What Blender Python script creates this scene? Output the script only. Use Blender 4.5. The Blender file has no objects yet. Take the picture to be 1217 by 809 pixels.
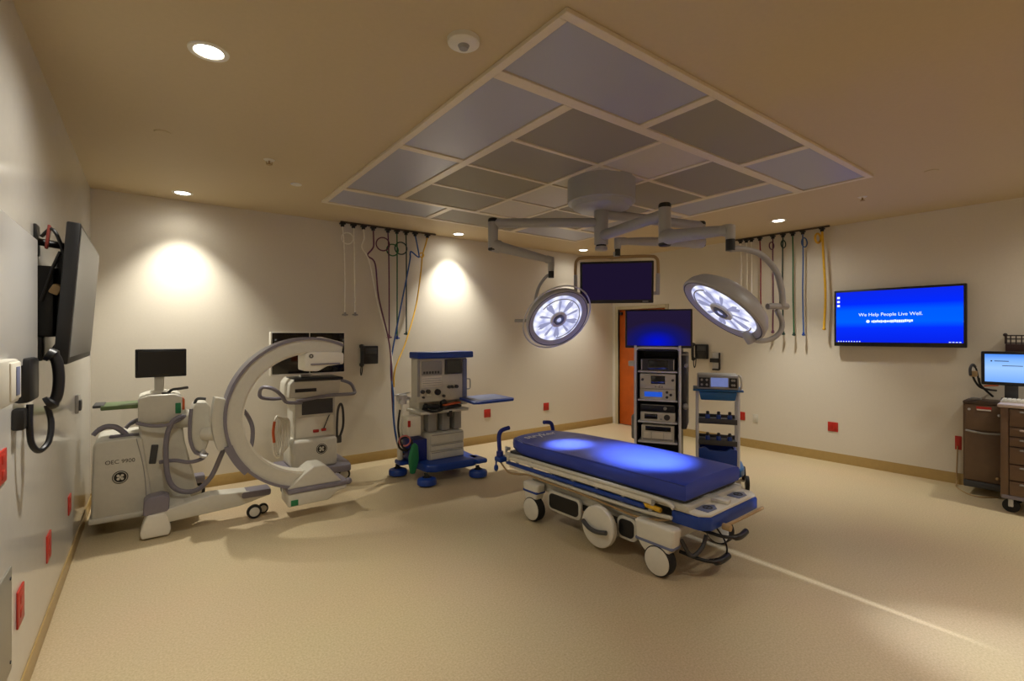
import bpy, bmesh, math, random
from mathutils import Vector, Matrix, Euler
random.seed(7)
V = Vector
PI = math.pi
SC = bpy.context.scene
COL = SC.collection

# ------------------------------------------------------------------ camera constants (level camera, 1.63 m up)
F, CX, HY, H = 577.0, 608.5, 398.0, 1.63
YAW = math.radians(53.4)
FW = V((math.cos(YAW), math.sin(YAW), 0)); RT = V((math.sin(YAW), -math.cos(YAW), 0))
def ray(px, py): return FW + RT * ((px - CX) / F) + V((0, 0, (HY - py) / F))
CAM = V((0, 0, H))
def pz(px, py, z=0.0): r = ray(px, py); return CAM + r * ((z - H) / r.z)
def pY(px, py, y): r = ray(px, py); return CAM + r * (y / r.y)
def pX(px, py, x): r = ray(px, py); return CAM + r * (x / r.x)
def pt(px, py, t): return CAM + ray(px, py) * t
# room
XL, YB, CZ, YF = -0.467, 6.114, 3.03, -0.95
WR0, WRS = 6.863, 0.048
def xr(y): return WR0 + WRS * (YB - y)
def pR(px, py, off=0.0):          # point on (or off) the right wall
    r = ray(px, py); t = (WR0 + WRS * YB - off) / (r.x + WRS * r.y); return CAM + r * t
RWROT = math.atan(WRS)             # wall normal is turned by this about z

# ------------------------------------------------------------------ materials
def lin(c):
    out = []
    for v in c[:3]:
        v /= 255.0
        out.append(v / 12.92 if v <= 0.04045 else ((v + 0.055) / 1.055) ** 2.4)
    return tuple(out) + (1.0,)
MATS = {}
def mat(name, col, rough=0.5, metal=0.0, var=0.06, scale=30.0, bump=0.0, spec=0.5, emit=None, estr=0.0, coat=0.0):
    if name in MATS: return MATS[name]
    m = bpy.data.materials.new(name); m.use_nodes = True
    nt = m.node_tree; b = nt.nodes['Principled BSDF']
    b.inputs['Roughness'].default_value = rough; b.inputs['Metallic'].default_value = metal
    b.inputs['Specular IOR Level'].default_value = spec
    b.inputs['Coat Weight'].default_value = coat; b.inputs['Coat Roughness'].default_value = 0.15
    tc = nt.nodes.new('ShaderNodeTexCoord'); nz = nt.nodes.new('ShaderNodeTexNoise')
    nz.inputs['Scale'].default_value = scale; nz.inputs['Detail'].default_value = 4
    nt.links.new(tc.outputs['Object'], nz.inputs['Vector'])
    rp = nt.nodes.new('ShaderNodeValToRGB'); c = lin(col)
    rp.color_ramp.elements[0].position = 0.3; rp.color_ramp.elements[1].position = 0.7
    rp.color_ramp.elements[0].color = tuple(max(0, x * (1 - var)) for x in c[:3]) + (1,)
    rp.color_ramp.elements[1].color = tuple(min(1, x * (1 + var)) for x in c[:3]) + (1,)
    nt.links.new(nz.outputs['Fac'], rp.inputs['Fac']); nt.links.new(rp.outputs['Color'], b.inputs['Base Color'])
    if bump:
        bp = nt.nodes.new('ShaderNodeBump'); bp.inputs['Strength'].default_value = bump; bp.inputs['Distance'].default_value = 0.002
        nt.links.new(nz.outputs['Fac'], bp.inputs['Height']); nt.links.new(bp.outputs['Normal'], b.inputs['Normal'])
    if emit:
        b.inputs['Emission Color'].default_value = lin(emit); b.inputs['Emission Strength'].default_value = estr
    MATS[name] = m
    return m

M_wall = mat('wall_paint', (218, 210, 194), 0.55, var=0.015, scale=60, bump=0.08)
M_glosswall = mat('gloss_wall_panel', (206, 203, 196), 0.13, var=0.015, scale=20, spec=0.6)
M_ceil = mat('ceiling_paint', (200, 181, 144), 0.7, var=0.015, scale=40)
M_base = mat('cove_base_vinyl', (176, 148, 92), 0.35, var=0.04)
M_trim = mat('frame_paint', (196, 184, 152), 0.45, var=0.02)
M_door = mat('door_wood', (196, 92, 24), 0.4, var=0.12, scale=6)
M_white = mat('white_enamel', (226, 221, 206), 0.4, var=0.02)
M_cream = mat('cream_plastic', (206, 202, 188), 0.42, var=0.025)
M_grey = mat('grey_plastic', (150, 148, 144), 0.45, var=0.03)
M_mauve = mat('mauve_grey_plastic', (124, 119, 129), 0.45, var=0.03)
M_dgrey = mat('dark_grey_plastic', (62, 62, 64), 0.5, var=0.05)
M_black = mat('black_plastic', (20, 20, 22), 0.4, var=0.1)
M_rubber = mat('black_rubber', (26, 25, 24), 0.75, var=0.1)
M_screen = mat('dark_screen_glass', (14, 13, 18), 0.08, var=0.02, spec=0.6)
M_steel = mat('brushed_steel', (196, 196, 198), 0.35, metal=0.35, var=0.04, scale=80)
M_chrome = mat('chrome', (215, 215, 215), 0.15, metal=1.0, var=0.02)
M_silver = mat('silver_paint', (214, 215, 220), 0.32, var=0.02)
M_blue = mat('royal_blue_plastic', (22, 62, 150), 0.35, var=0.05)
M_navy = mat('navy_vinyl', (24, 40, 128), 0.38, var=0.05, scale=12)
M_matt = mat('mattress_vinyl', (46, 66, 168), 0.42, var=0.06, scale=8, bump=0.15, spec=0.45)
M_teal = mat('steel_blue_plastic', (24, 92, 150), 0.38, var=0.05)
M_red = mat('red_outlet_plastic', (182, 40, 26), 0.4, var=0.04)
M_yellow = mat('yellow_plastic', (226, 178, 40), 0.45, var=0.05)
M_green = mat('green_rubber', (30, 120, 74), 0.5, var=0.08)
M_boom = mat('boom_enamel', (166, 165, 166), 0.4, var=0.02)
M_brown = mat('brown_laminate', (108, 84, 62), 0.42, var=0.08, scale=14)
M_brown2 = mat('dark_brown_laminate', (78, 60, 46), 0.45, var=0.08, scale=14)
M_pinkish = mat('pale_worktop', (196, 180, 172), 0.4, var=0.03)
M_tan = mat('tan_plastic', (170, 140, 96), 0.5, var=0.04)
M_textd = mat('dark_print', (70, 62, 54), 0.6, var=0.02)
M_textw = mat('white_print', (235, 236, 245), 0.6, var=0.02)
M_diff = mat('air_diffuser_mesh', (150, 142, 124), 0.6, var=0.14, scale=500)
M_lightpan = mat('unlit_light_lens', (168, 168, 178), 0.35, var=0.05, scale=300)
M_blank = mat('blank_panel_paint', (200, 190, 172), 0.5, var=0.02)
M_gridf = mat('ceiling_frame_enamel', (222, 208, 182), 0.4, var=0.02)
M_tvgrey = mat('grey_reflective_screen', (104, 104, 102), 0.4, var=0.02, spec=0.6)
M_metalplate = mat('grey_metal_plate', (150, 146, 134), 0.4, metal=0.4, var=0.03)
M_lcdblue = mat('blue_lcd', (20, 70, 170), 0.3, emit=(30, 90, 220), estr=0.5)
M_lcdpale = mat('pale_lcd', (120, 130, 170), 0.3, emit=(120, 140, 210), estr=0.35)
M_olive = mat('olive_green_board', (92, 112, 70), 0.5, var=0.06)
M_orange = mat('orange_cable', (200, 90, 40), 0.5)
M_bluegrey = mat('blue_grey_plastic', (110, 118, 150), 0.45)

# floor: speckled beige sheet vinyl
def floor_mat():
    m = bpy.data.materials.new('speckled_beige_vinyl'); m.use_nodes = True
    nt = m.node_tree; b = nt.nodes['Principled BSDF']; b.inputs['Roughness'].default_value = 0.42
    b.inputs['Specular IOR Level'].default_value = 0.45
    tc = nt.nodes.new('ShaderNodeTexCoord')
    n1 = nt.nodes.new('ShaderNodeTexNoise'); n1.inputs['Scale'].default_value = 90; n1.inputs['Detail'].default_value = 5; n1.inputs['Roughness'].default_value = 0.7
    n2 = nt.nodes.new('ShaderNodeTexNoise'); n2.inputs['Scale'].default_value = 1.1; n2.inputs['Detail'].default_value = 3
    for n in (n1, n2): nt.links.new(tc.outputs['Object'], n.inputs['Vector'])
    rp = nt.nodes.new('ShaderNodeValToRGB')
    rp.color_ramp.elements[0].position = 0.36; rp.color_ramp.elements[0].color = lin((188, 168, 130))
    rp.color_ramp.elements[1].position = 0.62; rp.color_ramp.elements[1].color = lin((211, 192, 156))
    nt.links.new(n1.outputs['Fac'], rp.inputs['Fac'])
    mx = nt.nodes.new('ShaderNodeMix'); mx.data_type = 'RGBA'; mx.blend_type = 'MULTIPLY'; mx.inputs['Factor'].default_value = 0.12
    nt.links.new(rp.outputs['Color'], mx.inputs['A']); nt.links.new(n2.outputs['Color'], mx.inputs['B'])
    nt.links.new(mx.outputs['Result'], b.inputs['Base Color'])
    return m
M_floor = floor_mat()
def emat(name, col, s):
    m = bpy.data.materials.new(name); m.use_nodes = True; nt = m.node_tree
    nt.nodes.remove(nt.nodes['Principled BSDF']); e = nt.nodes.new('ShaderNodeEmission')
    e.inputs['Color'].default_value = lin(col); e.inputs['Strength'].default_value = s
    nt.links.new(e.outputs[0], nt.nodes['Material Output'].inputs['Surface']); return m
M_lamp = emat('downlight_lens_glow', (255, 250, 235), 12)
M_uiwhite = emat('screen_text_white', (225, 240, 255), 0.9)
def band_screen(name, stops, s, axis='Z', noise=None):
    """lit screen: colour ramp along generated coordinates"""
    m = bpy.data.materials.new(name); m.use_nodes = True; nt = m.node_tree
    nt.nodes.remove(nt.nodes['Principled BSDF']); e = nt.nodes.new('ShaderNodeEmission')
    tc = nt.nodes.new('ShaderNodeTexCoord'); sp = nt.nodes.new('ShaderNodeSeparateXYZ'); rp = nt.nodes.new('ShaderNodeValToRGB')
    nt.links.new(tc.outputs['Generated'], sp.inputs[0]); nt.links.new(sp.outputs[axis], rp.inputs['Fac'])
    els = rp.color_ramp.elements
    while len(els) < len(stops): els.new(0.5)
    for el, (p, c) in zip(els, stops): el.position = p; el.color = lin(c)
    nt.links.new(rp.outputs['Color'], e.inputs['Color']); e.inputs['Strength'].default_value = s
    nt.links.new(e.outputs[0], nt.nodes['Material Output'].inputs['Surface']); return m
M_tvblue = band_screen('blue_desktop_screen', [(0, (6, 30, 205)), (0.28, (4, 40, 225)), (0.4, (0, 84, 255)), (0.62, (0, 80, 255)), (0.75, (2, 36, 225)), (1, (10, 34, 205))], 1.0)
M_pcblue = band_screen('pale_blue_login_screen', [(0, (110, 160, 235)), (0.5, (150, 190, 245)), (0.8, (120, 170, 240)), (1, (70, 130, 225))], 0.9)
def glow_screen():
    m = bpy.data.materials.new('dim_blue_glow_screen'); m.use_nodes = True; nt = m.node_tree
    nt.nodes.remove(nt.nodes['Principled BSDF']); e = nt.nodes.new('ShaderNodeEmission')
    tc = nt.nodes.new('ShaderNodeTexCoord'); mp = nt.nodes.new('ShaderNodeMapping')
    mp.inputs['Location'].default_value = (-0.62, -1.0, 0.0); mp.inputs['Scale'].default_value = (1.15, 0, 1.15)
    mp.inputs['Location'].default_value = (-0.55, 0, -0.12)
    g = nt.nodes.new('ShaderNodeTexGradient'); g.gradient_type = 'SPHERICAL'
    rp = nt.nodes.new('ShaderNodeValToRGB')
    rp.color_ramp.elements[0].position = 0.3; rp.color_ramp.elements[0].color = lin((28, 20, 44))
    rp.color_ramp.elements[1].position = 0.98; rp.color_ramp.elements[1].color = lin((0, 12, 185))
    x = rp.color_ramp.elements.new(0.62); x.color = lin((14, 17, 92))
    nt.links.new(tc.outputs['Generated'], mp.inputs[0]); nt.links.new(mp.outputs[0], g.inputs[0]); nt.links.new(g.outputs['Fac'], rp.inputs['Fac'])
    nt.links.new(rp.outputs['Color'], e.inputs['Color']); e.inputs['Strength'].default_value = 1.0
    nt.links.new(e.outputs[0], nt.nodes['Material Output'].inputs['Surface']); return m
M_glow = glow_screen()
M_purp = emat('dim_purple_standby_screen', (32, 22, 50), 0.6)
def lamp_lens_mat():
    m = bpy.data.materials.new('surgical_lamp_lens_glow'); m.use_nodes = True; nt = m.node_tree
    nt.nodes.remove(nt.nodes['Principled BSDF']); e = nt.nodes.new('ShaderNodeEmission')
    tc = nt.nodes.new('ShaderNodeTexCoord'); n = nt.nodes.new('ShaderNodeTexVoronoi'); n.inputs['Scale'].default_value = 14
    nt.links.new(tc.outputs['Object'], n.inputs['Vector']); rp = nt.nodes.new('ShaderNodeValToRGB')
    rp.color_ramp.elements[0].position = 0.0; rp.color_ramp.elements[0].color = lin((255, 255, 255))
    rp.color_ramp.elements[1].position = 0.75; rp.color_ramp.elements[1].color = lin((160, 164, 205))
    nt.links.new(n.outputs['Distance'], rp.inputs['Fac']); nt.links.new(rp.outputs['Color'], e.inputs['Color'])
    e.inputs['Strength'].default_value = 1.0
    nt.links.new(e.outputs[0], nt.nodes['Material Output'].inputs['Surface']); return m
M_lens = lamp_lens_mat()
M_petal = emat('surgical_lamp_reflector_glow', (150, 152, 188), 0.75)

# ------------------------------------------------------------------ mesh builder
def rotm(rot): return Euler(rot, 'XYZ').to_matrix().to_4x4()
def frame_from(axis):
    z = V(axis).normalized(); x = z.orthogonal().normalized(); y = z.cross(x)
    return Matrix((x, y, z)).transposed()
def smooth_path(pts, k=6, closed=False):
    pts = [V(p) for p in pts]
    if len(pts) < 3: return pts
    out = []; n = len(pts)
    rng = n if closed else n - 1
    for i in range(rng):
        if closed: p0, p1, p2, p3 = pts[(i-1) % n], pts[i], pts[(i+1) % n], pts[(i+2) % n]
        else: p0, p1, p2, p3 = pts[max(i-1, 0)], pts[i], pts[i+1], pts[min(i+2, n-1)]
        for j in range(k):
            t = j / k
            out.append(0.5 * ((2*p1) + (-p0+p2)*t + (2*p0-5*p1+4*p2-p3)*t*t + (-p0+3*p1-3*p2+p3)*t**3))
    if not closed: out.append(pts[-1])
    return out
class B:
    def __init__(s, origin=(0, 0, 0)):
        s.bm = bmesh.new(); s.o = V(origin)
    def _merge(s, tmp, mtx=None):
        if mtx is not None: tmp.transform(mtx)
        me = bpy.data.meshes.new('tmp'); tmp.to_mesh(me); tmp.free(); s.bm.from_mesh(me); bpy.data.meshes.remove(me); return s
    def box(s, c, d, rot=(0, 0, 0), bev=0.0, seg=2, top=None):
        t = bmesh.new(); bmesh.ops.create_cube(t, size=1)
        for v in t.verts:
            k = (top if (top and v.co.z > 0) else (1, 1))
            v.co = V((v.co.x*d[0]*k[0], v.co.y*d[1]*k[1], v.co.z*d[2]))
        if bev: bmesh.ops.bevel(t, geom=t.edges[:], offset=min(bev, min(d)*0.49), segments=seg, profile=0.5, affect='EDGES')
        return s._merge(t, Matrix.Translation(V(c)) @ rotm(rot))
    def box2(s, a, b, bev=0.0, seg=2):
        a, b = V(a), V(b); d = b - a
        return s.box((a+b)/2, (abs(d.x), abs(d.y), abs(d.z)), bev=bev, seg=seg)
    def cyl(s, p0, p1, r0, r1=None, n=20, bev=0.0):
        p0, p1 = V(p0), V(p1); r1 = r0 if r1 is None else r1; L = (p1-p0).length
        t = bmesh.new(); bmesh.ops.create_cone(t, cap_ends=True, segments=n, radius1=r0, radius2=r1, depth=L)
        if bev:
            e = [e for e in t.edges if abs(e.verts[0].co.z - e.verts[1].co.z) < 1e-6]
            bmesh.ops.bevel(t, geom=e, offset=bev, segments=2, profile=0.5, affect='EDGES')
        return s._merge(t, Matrix.Translation((p0+p1)/2) @ frame_from(p1-p0).to_4x4())
    def tube(s, pts, r, n=8, k=6, closed=False, sm=True, flat=None):
        p = smooth_path(pts, k, closed) if sm else [V(q) for q in pts]
        N = len(p); rings = []; up = None
        for i in range(N):
            if closed: d = p[(i+1) % N] - p[i-1]
            else: d = p[min(i+1, N-1)] - p[max(i-1, 0)]
            if d.length < 1e-9: d = V((0, 0, 1))
            d.normalize()
            if up is None: up = d.orthogonal().normalized()
            up = (up - d*up.dot(d))
            up = up.normalized() if up.length > 1e-6 else d.orthogonal().normalized()
            sd = d.cross(up)
            rr = r(i/(N-1)) if callable(r) else r
            rings.append([s.bm.verts.new(p[i] + (up*math.cos(2*PI*j/n) + sd*math.sin(2*PI*j/n))*rr) for j in range(n)])
        for i in range(N if closed else N-1):
            a, b = rings[i], rings[(i+1) % N]
            for j in range(n): s.bm.faces.new((a[j], a[(j+1) % n], b[(j+1) % n], b[j]))
        if not closed:
            s.bm.faces.new(rings[0][::-1]); s.bm.faces.new(rings[-1])
        return s
    def lathe(s, prof, mtx=None, n=40):
        t = bmesh.new(); rings = []
        for r, z in prof:
            if r < 1e-6: rings.append([t.verts.new((0, 0, z))])
            else: rings.append([t.verts.new((r*math.cos(2*PI*j/n), r*math.sin(2*PI*j/n), z)) for j in range(n)])
        for a, b in zip(rings, rings[1:]):
            for j in range(n):
                q = (j+1) % n
                if len(a) == 1 and len(b) == 1: continue
                if len(a) == 1: t.faces.new((a[0], b[q], b[j]))
                elif len(b) == 1: t.faces.new((a[j], a[q], b[0]))
                else: t.faces.new((a[j], a[q], b[q], b[j]))
        bmesh.ops.recalc_face_normals(t, faces=t.faces[:])
        return s._merge(t, mtx)
    def prism(s, poly, O, U, W, depth, bev=0.0, seg=2):
        """polygon in the plane O + u*U + w*W, extruded by depth vector"""
        t = bmesh.new(); O, U, W, D = V(O), V(U), V(W), V(depth)
        a = [t.verts.new(O + U*u + W*w) for u, w in poly]; b = [t.verts.new(v.co + D) for v in a]
        n = len(a); t.faces.new(a); t.faces.new(b[::-1])
        for i in range(n): t.faces.new((a[i], b[i], b[(i+1) % n], a[(i+1) % n]))
        bmesh.ops.recalc_face_normals(t, faces=t.faces[:])
        if bev: bmesh.ops.bevel(t, geom=t.edges[:], offset=bev, segments=seg, profile=0.5, affect='EDGES')
        return s._merge(t)
    def sph(s, c, r, sc=(1, 1, 1), n=20):
        t = bmesh.new(); bmesh.ops.create_uvsphere(t, u_segments=n, v_segments=n//2, radius=r)
        return s._merge(t, Matrix.Translation(V(c)) @ Matrix.Diagonal(V(sc + (1,))))
    def torus(s, c, axis, R, r, n=8, N=40, a0=0, a1=2*PI):
        f = frame_from(axis); full = abs(a1-a0) > 2*PI-1e-6
        m = N if full else N+1
        pts = [V(c) + f @ V((R*math.cos(a0+(a1-a0)*i/N), R*math.sin(a0+(a1-a0)*i/N), 0)) for i in range(m)]
        return s.tube(pts, r, n, closed=full, sm=False)
    def make(s, name, m, parent=None, mtx=None, ang=35, sharp=False):
        bmesh.ops.remove_doubles(s.bm, verts=s.bm.verts[:], dist=1e-5)
        if s.o.length: bmesh.ops.translate(s.bm, verts=s.bm.verts[:], vec=-s.o)
        me = bpy.data.meshes.new(name); s.bm.to_mesh(me); s.bm.free()
        me.materials.append(m)
        for p in me.polygons: p.use_smooth = True
        me.set_sharp_from_angle(angle=math.radians(ang))
        o = bpy.data.objects.new(name, me); COL.objects.link(o)
        if parent is not None: o.parent = parent
        if mtx is not None: o.matrix_local = mtx
        return o
def thing(name, label, cat, loc=(0, 0, 0), rotz=0.0, group=None):
    o = bpy.data.objects.new(name, None); COL.objects.link(o); o.location = loc; o.rotation_euler = (0, 0, rotz)
    o.empty_display_size = 0.1
    o['label'] = label; o['category'] = cat
    if group: o['group'] = group
    return o
def tag(o, label, cat, group=None):
    o['label'] = label; o['category'] = cat
    if group: o['group'] = group
    return o
def struct(o): o['kind'] = 'structure'; return o
def text(name, s, size, m, parent, O, U, W, extr=0.0006, align='CENTER'):
    c = bpy.data.curves.new('tmptext', 'FONT'); c.body = s; c.size = size; c.align_x = align; c.align_y = 'CENTER'; c.extrude = extr
    t = bpy.data.objects.new('tmptext', c); COL.objects.link(t)
    bpy.context.view_layer.update()
    me = bpy.data.meshes.new_from_object(t); bpy.data.objects.remove(t); bpy.data.curves.remove(c)
    U, W = V(U).normalized(), V(W).normalized(); N = U.cross(W)
    me.transform(Matrix.Translation(V(O)) @ Matrix((U, W, N)).transposed().to_4x4())
    me.materials.clear(); me.materials.append(m); me.name = name
    o = bpy.data.objects.new(name, me); COL.objects.link(o); o.parent = parent
    return o
def copy_tree(o, parent=None):
    c = o.copy(); COL.objects.link(c)
    if parent is not None: c.parent = parent
    for ch in list(o.children): copy_tree(ch, c)
    return c
X_, Y_, Z_ = V((1, 0, 0)), V((0, 1, 0)), V((0, 0, 1))

# ================================================================== ROOM SHELL
XR2 = xr(YF) + 0.02
struct(B().box2((XL-0.1, YF-0.1, -0.1), (XR2+0.2, YB+0.1, 0)).make('floor', M_floor))
struct(B().box2((XL-0.1, YF-0.1, CZ), (XR2+0.2, YB+0.1, CZ+0.1)).make('ceiling', M_ceil))
struct(B().box2((XL-0.1, YB, 0), (XR2, YB+0.1, CZ)).make('wall_back', M_wall))
struct(B().box2((XL-0.1, YF, 0), (XL, YB, CZ)).make('wall_left', M_glosswall))
DY0, DY1, DZ = 5.0, 5.98, 2.09      # door opening on the right wall
def rw(a, b, z0, z1, d0, d1):        # slab along the right wall from y=a to y=b, d measured into the room (d0<d1)
    pts = [(xr(a)-d0, a), (xr(b)-d0, b), (xr(b)-d1, b), (xr(a)-d1, a)]
    return (pts, z0, z1)
def rslab(bb, a, b, z0, z1, d0, d1, bev=0.0):
    pts, z0, z1 = rw(a, b, z0, z1, d0, d1)
    return bb.prism(pts, (0, 0, z0), X_, Y_, (0, 0, z1-z0), bev=bev)
w = B(); rslab(w, YF, DY0, 0, CZ, -0.12, 0); rslab(w, DY0, DY1, DZ, CZ, -0.12, 0); rslab(w, DY1, YB, 0, CZ, -0.12, 0)
struct(w.make('wall_right', M_wall))
BH = 0.12
struct(B().box2((XL, YB-0.008, 0), (xr(YB), YB, BH), bev=0.002).make('baseboard_back', M_base))
struct(B().box2((XL, YF, 0), (XL+0.008, YB-0.008, BH-0.02), bev=0.002).make('baseboard_left', M_base))
b = B(); rslab(b, YF, DY0-0.07, 0, BH, 0, 0.008)
struct(b.make('baseboard_right', M_base))
# door on the right wall beside the back corner
d = B(); rslab(d, DY0+0.004, DY1-0.004, 0.01, DZ-0.004, -0.075, -0.03, bev=0.002)
door = struct(d.make('door_1', M_door))
f = B(); rslab(f, DY0-0.06, DY0, 0, DZ+0.06, -0.1, 0.015, bev=0.003); rslab(f, DY1, DY1+0.06, 0, DZ+0.06, -0.1, 0.015, bev=0.003); rslab(f, DY0, DY1, DZ, DZ+0.06, -0.1, 0.015, bev=0.003)
struct(f.make('door_frame', M_trim, door))
h = B(); p = V((xr(5.12)+0.03, 5.12, 1.0)); h.cyl(p, p+V((-0.06, 0, 0)), 0.012); h.cyl(p+V((-0.06, 0, 0)), p+V((-0.06, 0.12, 0)), 0.01)
struct(h.make('door_handle', M_steel, door))
k = B(); k.box((xr(5.9)+0.0, 5.93, 2.02), (0.05, 0.07, 0.05), bev=0.006)
struct(k.make('door_closer', M_black, door))
# front wall behind the camera with a pair of doors added for the light streak their gap casts
GX, GW = 3.515, 0.014
w = B(); w.box2((XL-0.1, YF-0.12, 0), (GX-0.92, YF, CZ)); w.box2((GX+0.92, YF-0.12, 0), (XR2+0.1, YF, CZ)); w.box2((GX-0.92, YF-0.12, 2.13), (GX+0.92, YF, CZ))
struct(w.make('wall_front', M_wall))
struct(B().box2((GX-0.915, YF-0.08, 0.006), (GX-GW/2, YF-0.035, 2.125), bev=0.002).make('added_door_2', M_door))
struct(B().box2((GX+GW/2, YF-0.08, 0.006), (GX+0.915, YF-0.035, 2.125), bev=0.002).make('added_door_3', M_door))

# ================================================================== CEILING ARRAY
AX0, AX1, AY0, AY1 = 1.42, 5.06, 1.52, 5.24
zt, zb = CZ, CZ-0.022
fr = B()
def bar(x0, y0, x1, y1): fr.box2((x0+0.0002, y0+0.0002, zb), (x1-0.0002, y1-0.0002, zt), bev=0.002, seg=1)
e_ = 0.05
bar(AX0, AY0, AX1, AY0+e_); bar(AX0, AY1-e_, AX1, AY1); bar(AX0, AY0+e_, AX0+e_, AY1-e_); bar(AX1-e_, AY0+e_, AX1, AY1-e_)
bar(AX0+e_, 2.07, AX1-e_, 2.15); bar(AX0+e_, 4.595, AX1-e_, 4.67); bar(1.985, 2.15, 2.06, 4.595); bar(4.46, 2.15, 4.535, 4.595)
for ya_, yb_ in ((AY0+e_, 2.07), (4.67, AY1-e_)): bar(2.585, ya_, 2.655, yb_); bar(3.83, ya_, 3.9, yb_)
bar(AX0+e_, 3.31, 1.985, 3.38); bar(4.535, 3.30, AX1-e_, 3.37)
bar(2.905, 2.15, 2.95, 4.595); bar(3.54, 2.15, 3.585, 4.595)
for yy in (2.74, 3.36, 3.98):
    for xa_, xb_ in ((2.06, 2.905), (2.95, 3.54), (3.585, 4.46)): bar(xa_, yy, xb_, yy+0.035)
tag(fr.make('ceiling_panel_frame', M_gridf), 'pale square frame dividing the panel field on the ceiling', 'ceiling frame')
def panel(kind, x0, y0, x1, y1, label, group):
    nm, m = {'L': ('ceiling_light_panel', M_lightpan), 'D': ('ceiling_air_diffuser', M_diff), 'P': ('ceiling_blank_panel', M_blank)}[kind]
    cat = {'L': 'light panel', 'D': 'air vent', 'P': 'ceiling panel'}[kind]
    e = 0.001
    p = B().box2((x0+e, y0+e, CZ-0.014), (x1-e, y1-e, CZ), bev=0.002, seg=1).make(nm, m)
    return tag(p, label, cat, group)
gl, gd, gp = 'unlit light panels around the ceiling field', 'grey air diffusers in the ceiling field', 'blank ceiling panels around the boom mount'
panel('L', 1.475, 1.575, 2.58, 2.065, 'largest bluish unlit ceiling light panel, at the corner nearest the camera', gl)
panel('D', 2.66, 1.575, 3.825, 2.065, 'grey ceiling air diffuser in the outer row above the right surgical lamp side', gd)
panel('L', 3.905, 1.575, 5.005, 2.065, 'bluish unlit light panel at the rightmost corner of the ceiling field', gl)
panel('L', 1.475, 2.155, 1.98, 3.305, 'second largest bluish light panel, left of the corner panel on the ceiling', gl)
panel('L', 1.475, 3.385, 1.98, 4.59, 'bluish light panel third from the near corner along the left ceiling edge', gl)
panel('L', 1.475, 4.675, 2.58, 5.185, 'bluish light panel at the leftmost corner of the ceiling field', gl)
panel('D', 2.66, 4.675, 3.825, 5.185, 'narrow grey air diffuser in the farthest ceiling row, behind the left boom arm', gd)
panel('L', 3.905, 4.675, 5.005, 5.185, 'pale light panel at the far back corner of the ceiling field', gl)
panel('L', 4.54, 2.155, 5.005, 3.295, 'bluish light panel next behind the rightmost corner panel of the ceiling', gl)
panel('L', 4.54, 3.375, 5.005, 4.59, 'bluish light panel on the right ceiling edge, behind the arm of the right lamp', gl)
rows = [(2.155, 2.735), (2.78, 3.355), (3.40, 3.975), (4.02, 4.59)]
wordA = ['nearest', 'second', 'third', 'farthest']
for i, (a, c) in enumerate(rows):
    panel('D', 2.065, a, 2.90, c, '%s grey air diffuser of the inner ceiling row left of the boom mount' % wordA[i], gd)
    panel('P', 2.955, a, 3.535, c, ['plain pale ceiling panel just in front of the boom mount', 'plain pale ceiling panel carrying the round boom mount', 'plain pale ceiling panel just behind the boom mount', 'plain pale ceiling panel farthest behind the boom mount'][i], gp)
    panel('D', 3.59, a, 4.455, c, '%s grey air diffuser of the inner ceiling row right of the boom mount' % wordA[i], gd)

# ================================================================== CEILING FITTINGS AND LAMPS
def spot(name, loc, tgt, power, size, blend=0.4, col=(1, 0.93, 0.82), rad=0.04):
    l = bpy.data.lights.new(name, 'SPOT'); l.energy = power; l.spot_size = math.radians(size); l.spot_blend = blend; l.color = col; l.shadow_soft_size = rad
    o = bpy.data.objects.new(name, l); COL.objects.link(o); o.location = loc
    o.rotation_euler = (V(tgt)-V(loc)).to_track_quat('-Z', 'Y').to_euler(); return o
DL = 0
def downlight(x, y, label, power, size=74, flood=0.15):
    t = thing('recessed_downlight', label, 'ceiling light', (x, y, CZ), 0, 'round recessed ceiling downlights')
    B().lathe([(0.062, -0.001), (0.066, -0.006), (0.088, -0.006), (0.09, 0.0), (0.062, 0.0)], n=32).make('trim_ring', M_white, t)
    B().lathe([(0.0, -0.003), (0.062, -0.003), (0.062, 0.0), (0.0, 0.0)], n=32).make('lens', M_lamp, t)
    spot('downlight_beam', (x, y, CZ-0.05), (x, y, 0), power*0.46, size, 1.0, (1, 0.96, 0.86))
    spot('downlight_fill', (x, y, CZ-0.045), (x, y, 0), power*flood, 165, 0.9, (1, 0.96, 0.86), 0.06)  # wide second lamp added at each fitting as room fill
downlight(0.227, 2.817, 'large bright round downlight in the ceiling at upper left, nearest the left screen', 300, size=80)
downlight(0.246, 5.771, 'bright downlight near the back wall, above the imaging machine monitor', 330, size=90, flood=0.015)
downlight(3.419, 5.846, 'bright downlight near the back wall behind the left boom arm', 330, size=90, flood=0.015)
downlight(6.157, 2.826, 'bright downlight near the right wall above the hanging hoses', 330, size=80, flood=0.05)
downlight(5.71, 5.72, 'downlight at the back corner above the door, just over the boom monitor yoke', 320, size=82, flood=0.02)
downlight(3.3, -0.1, 'downlight over the room end behind the camera', 240)
downlight(6.2, -0.1, 'downlight over the room corner behind the carts', 240)
downlight(0.3, -0.3, 'downlight over the camera side of the left wall', 120)
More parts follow.
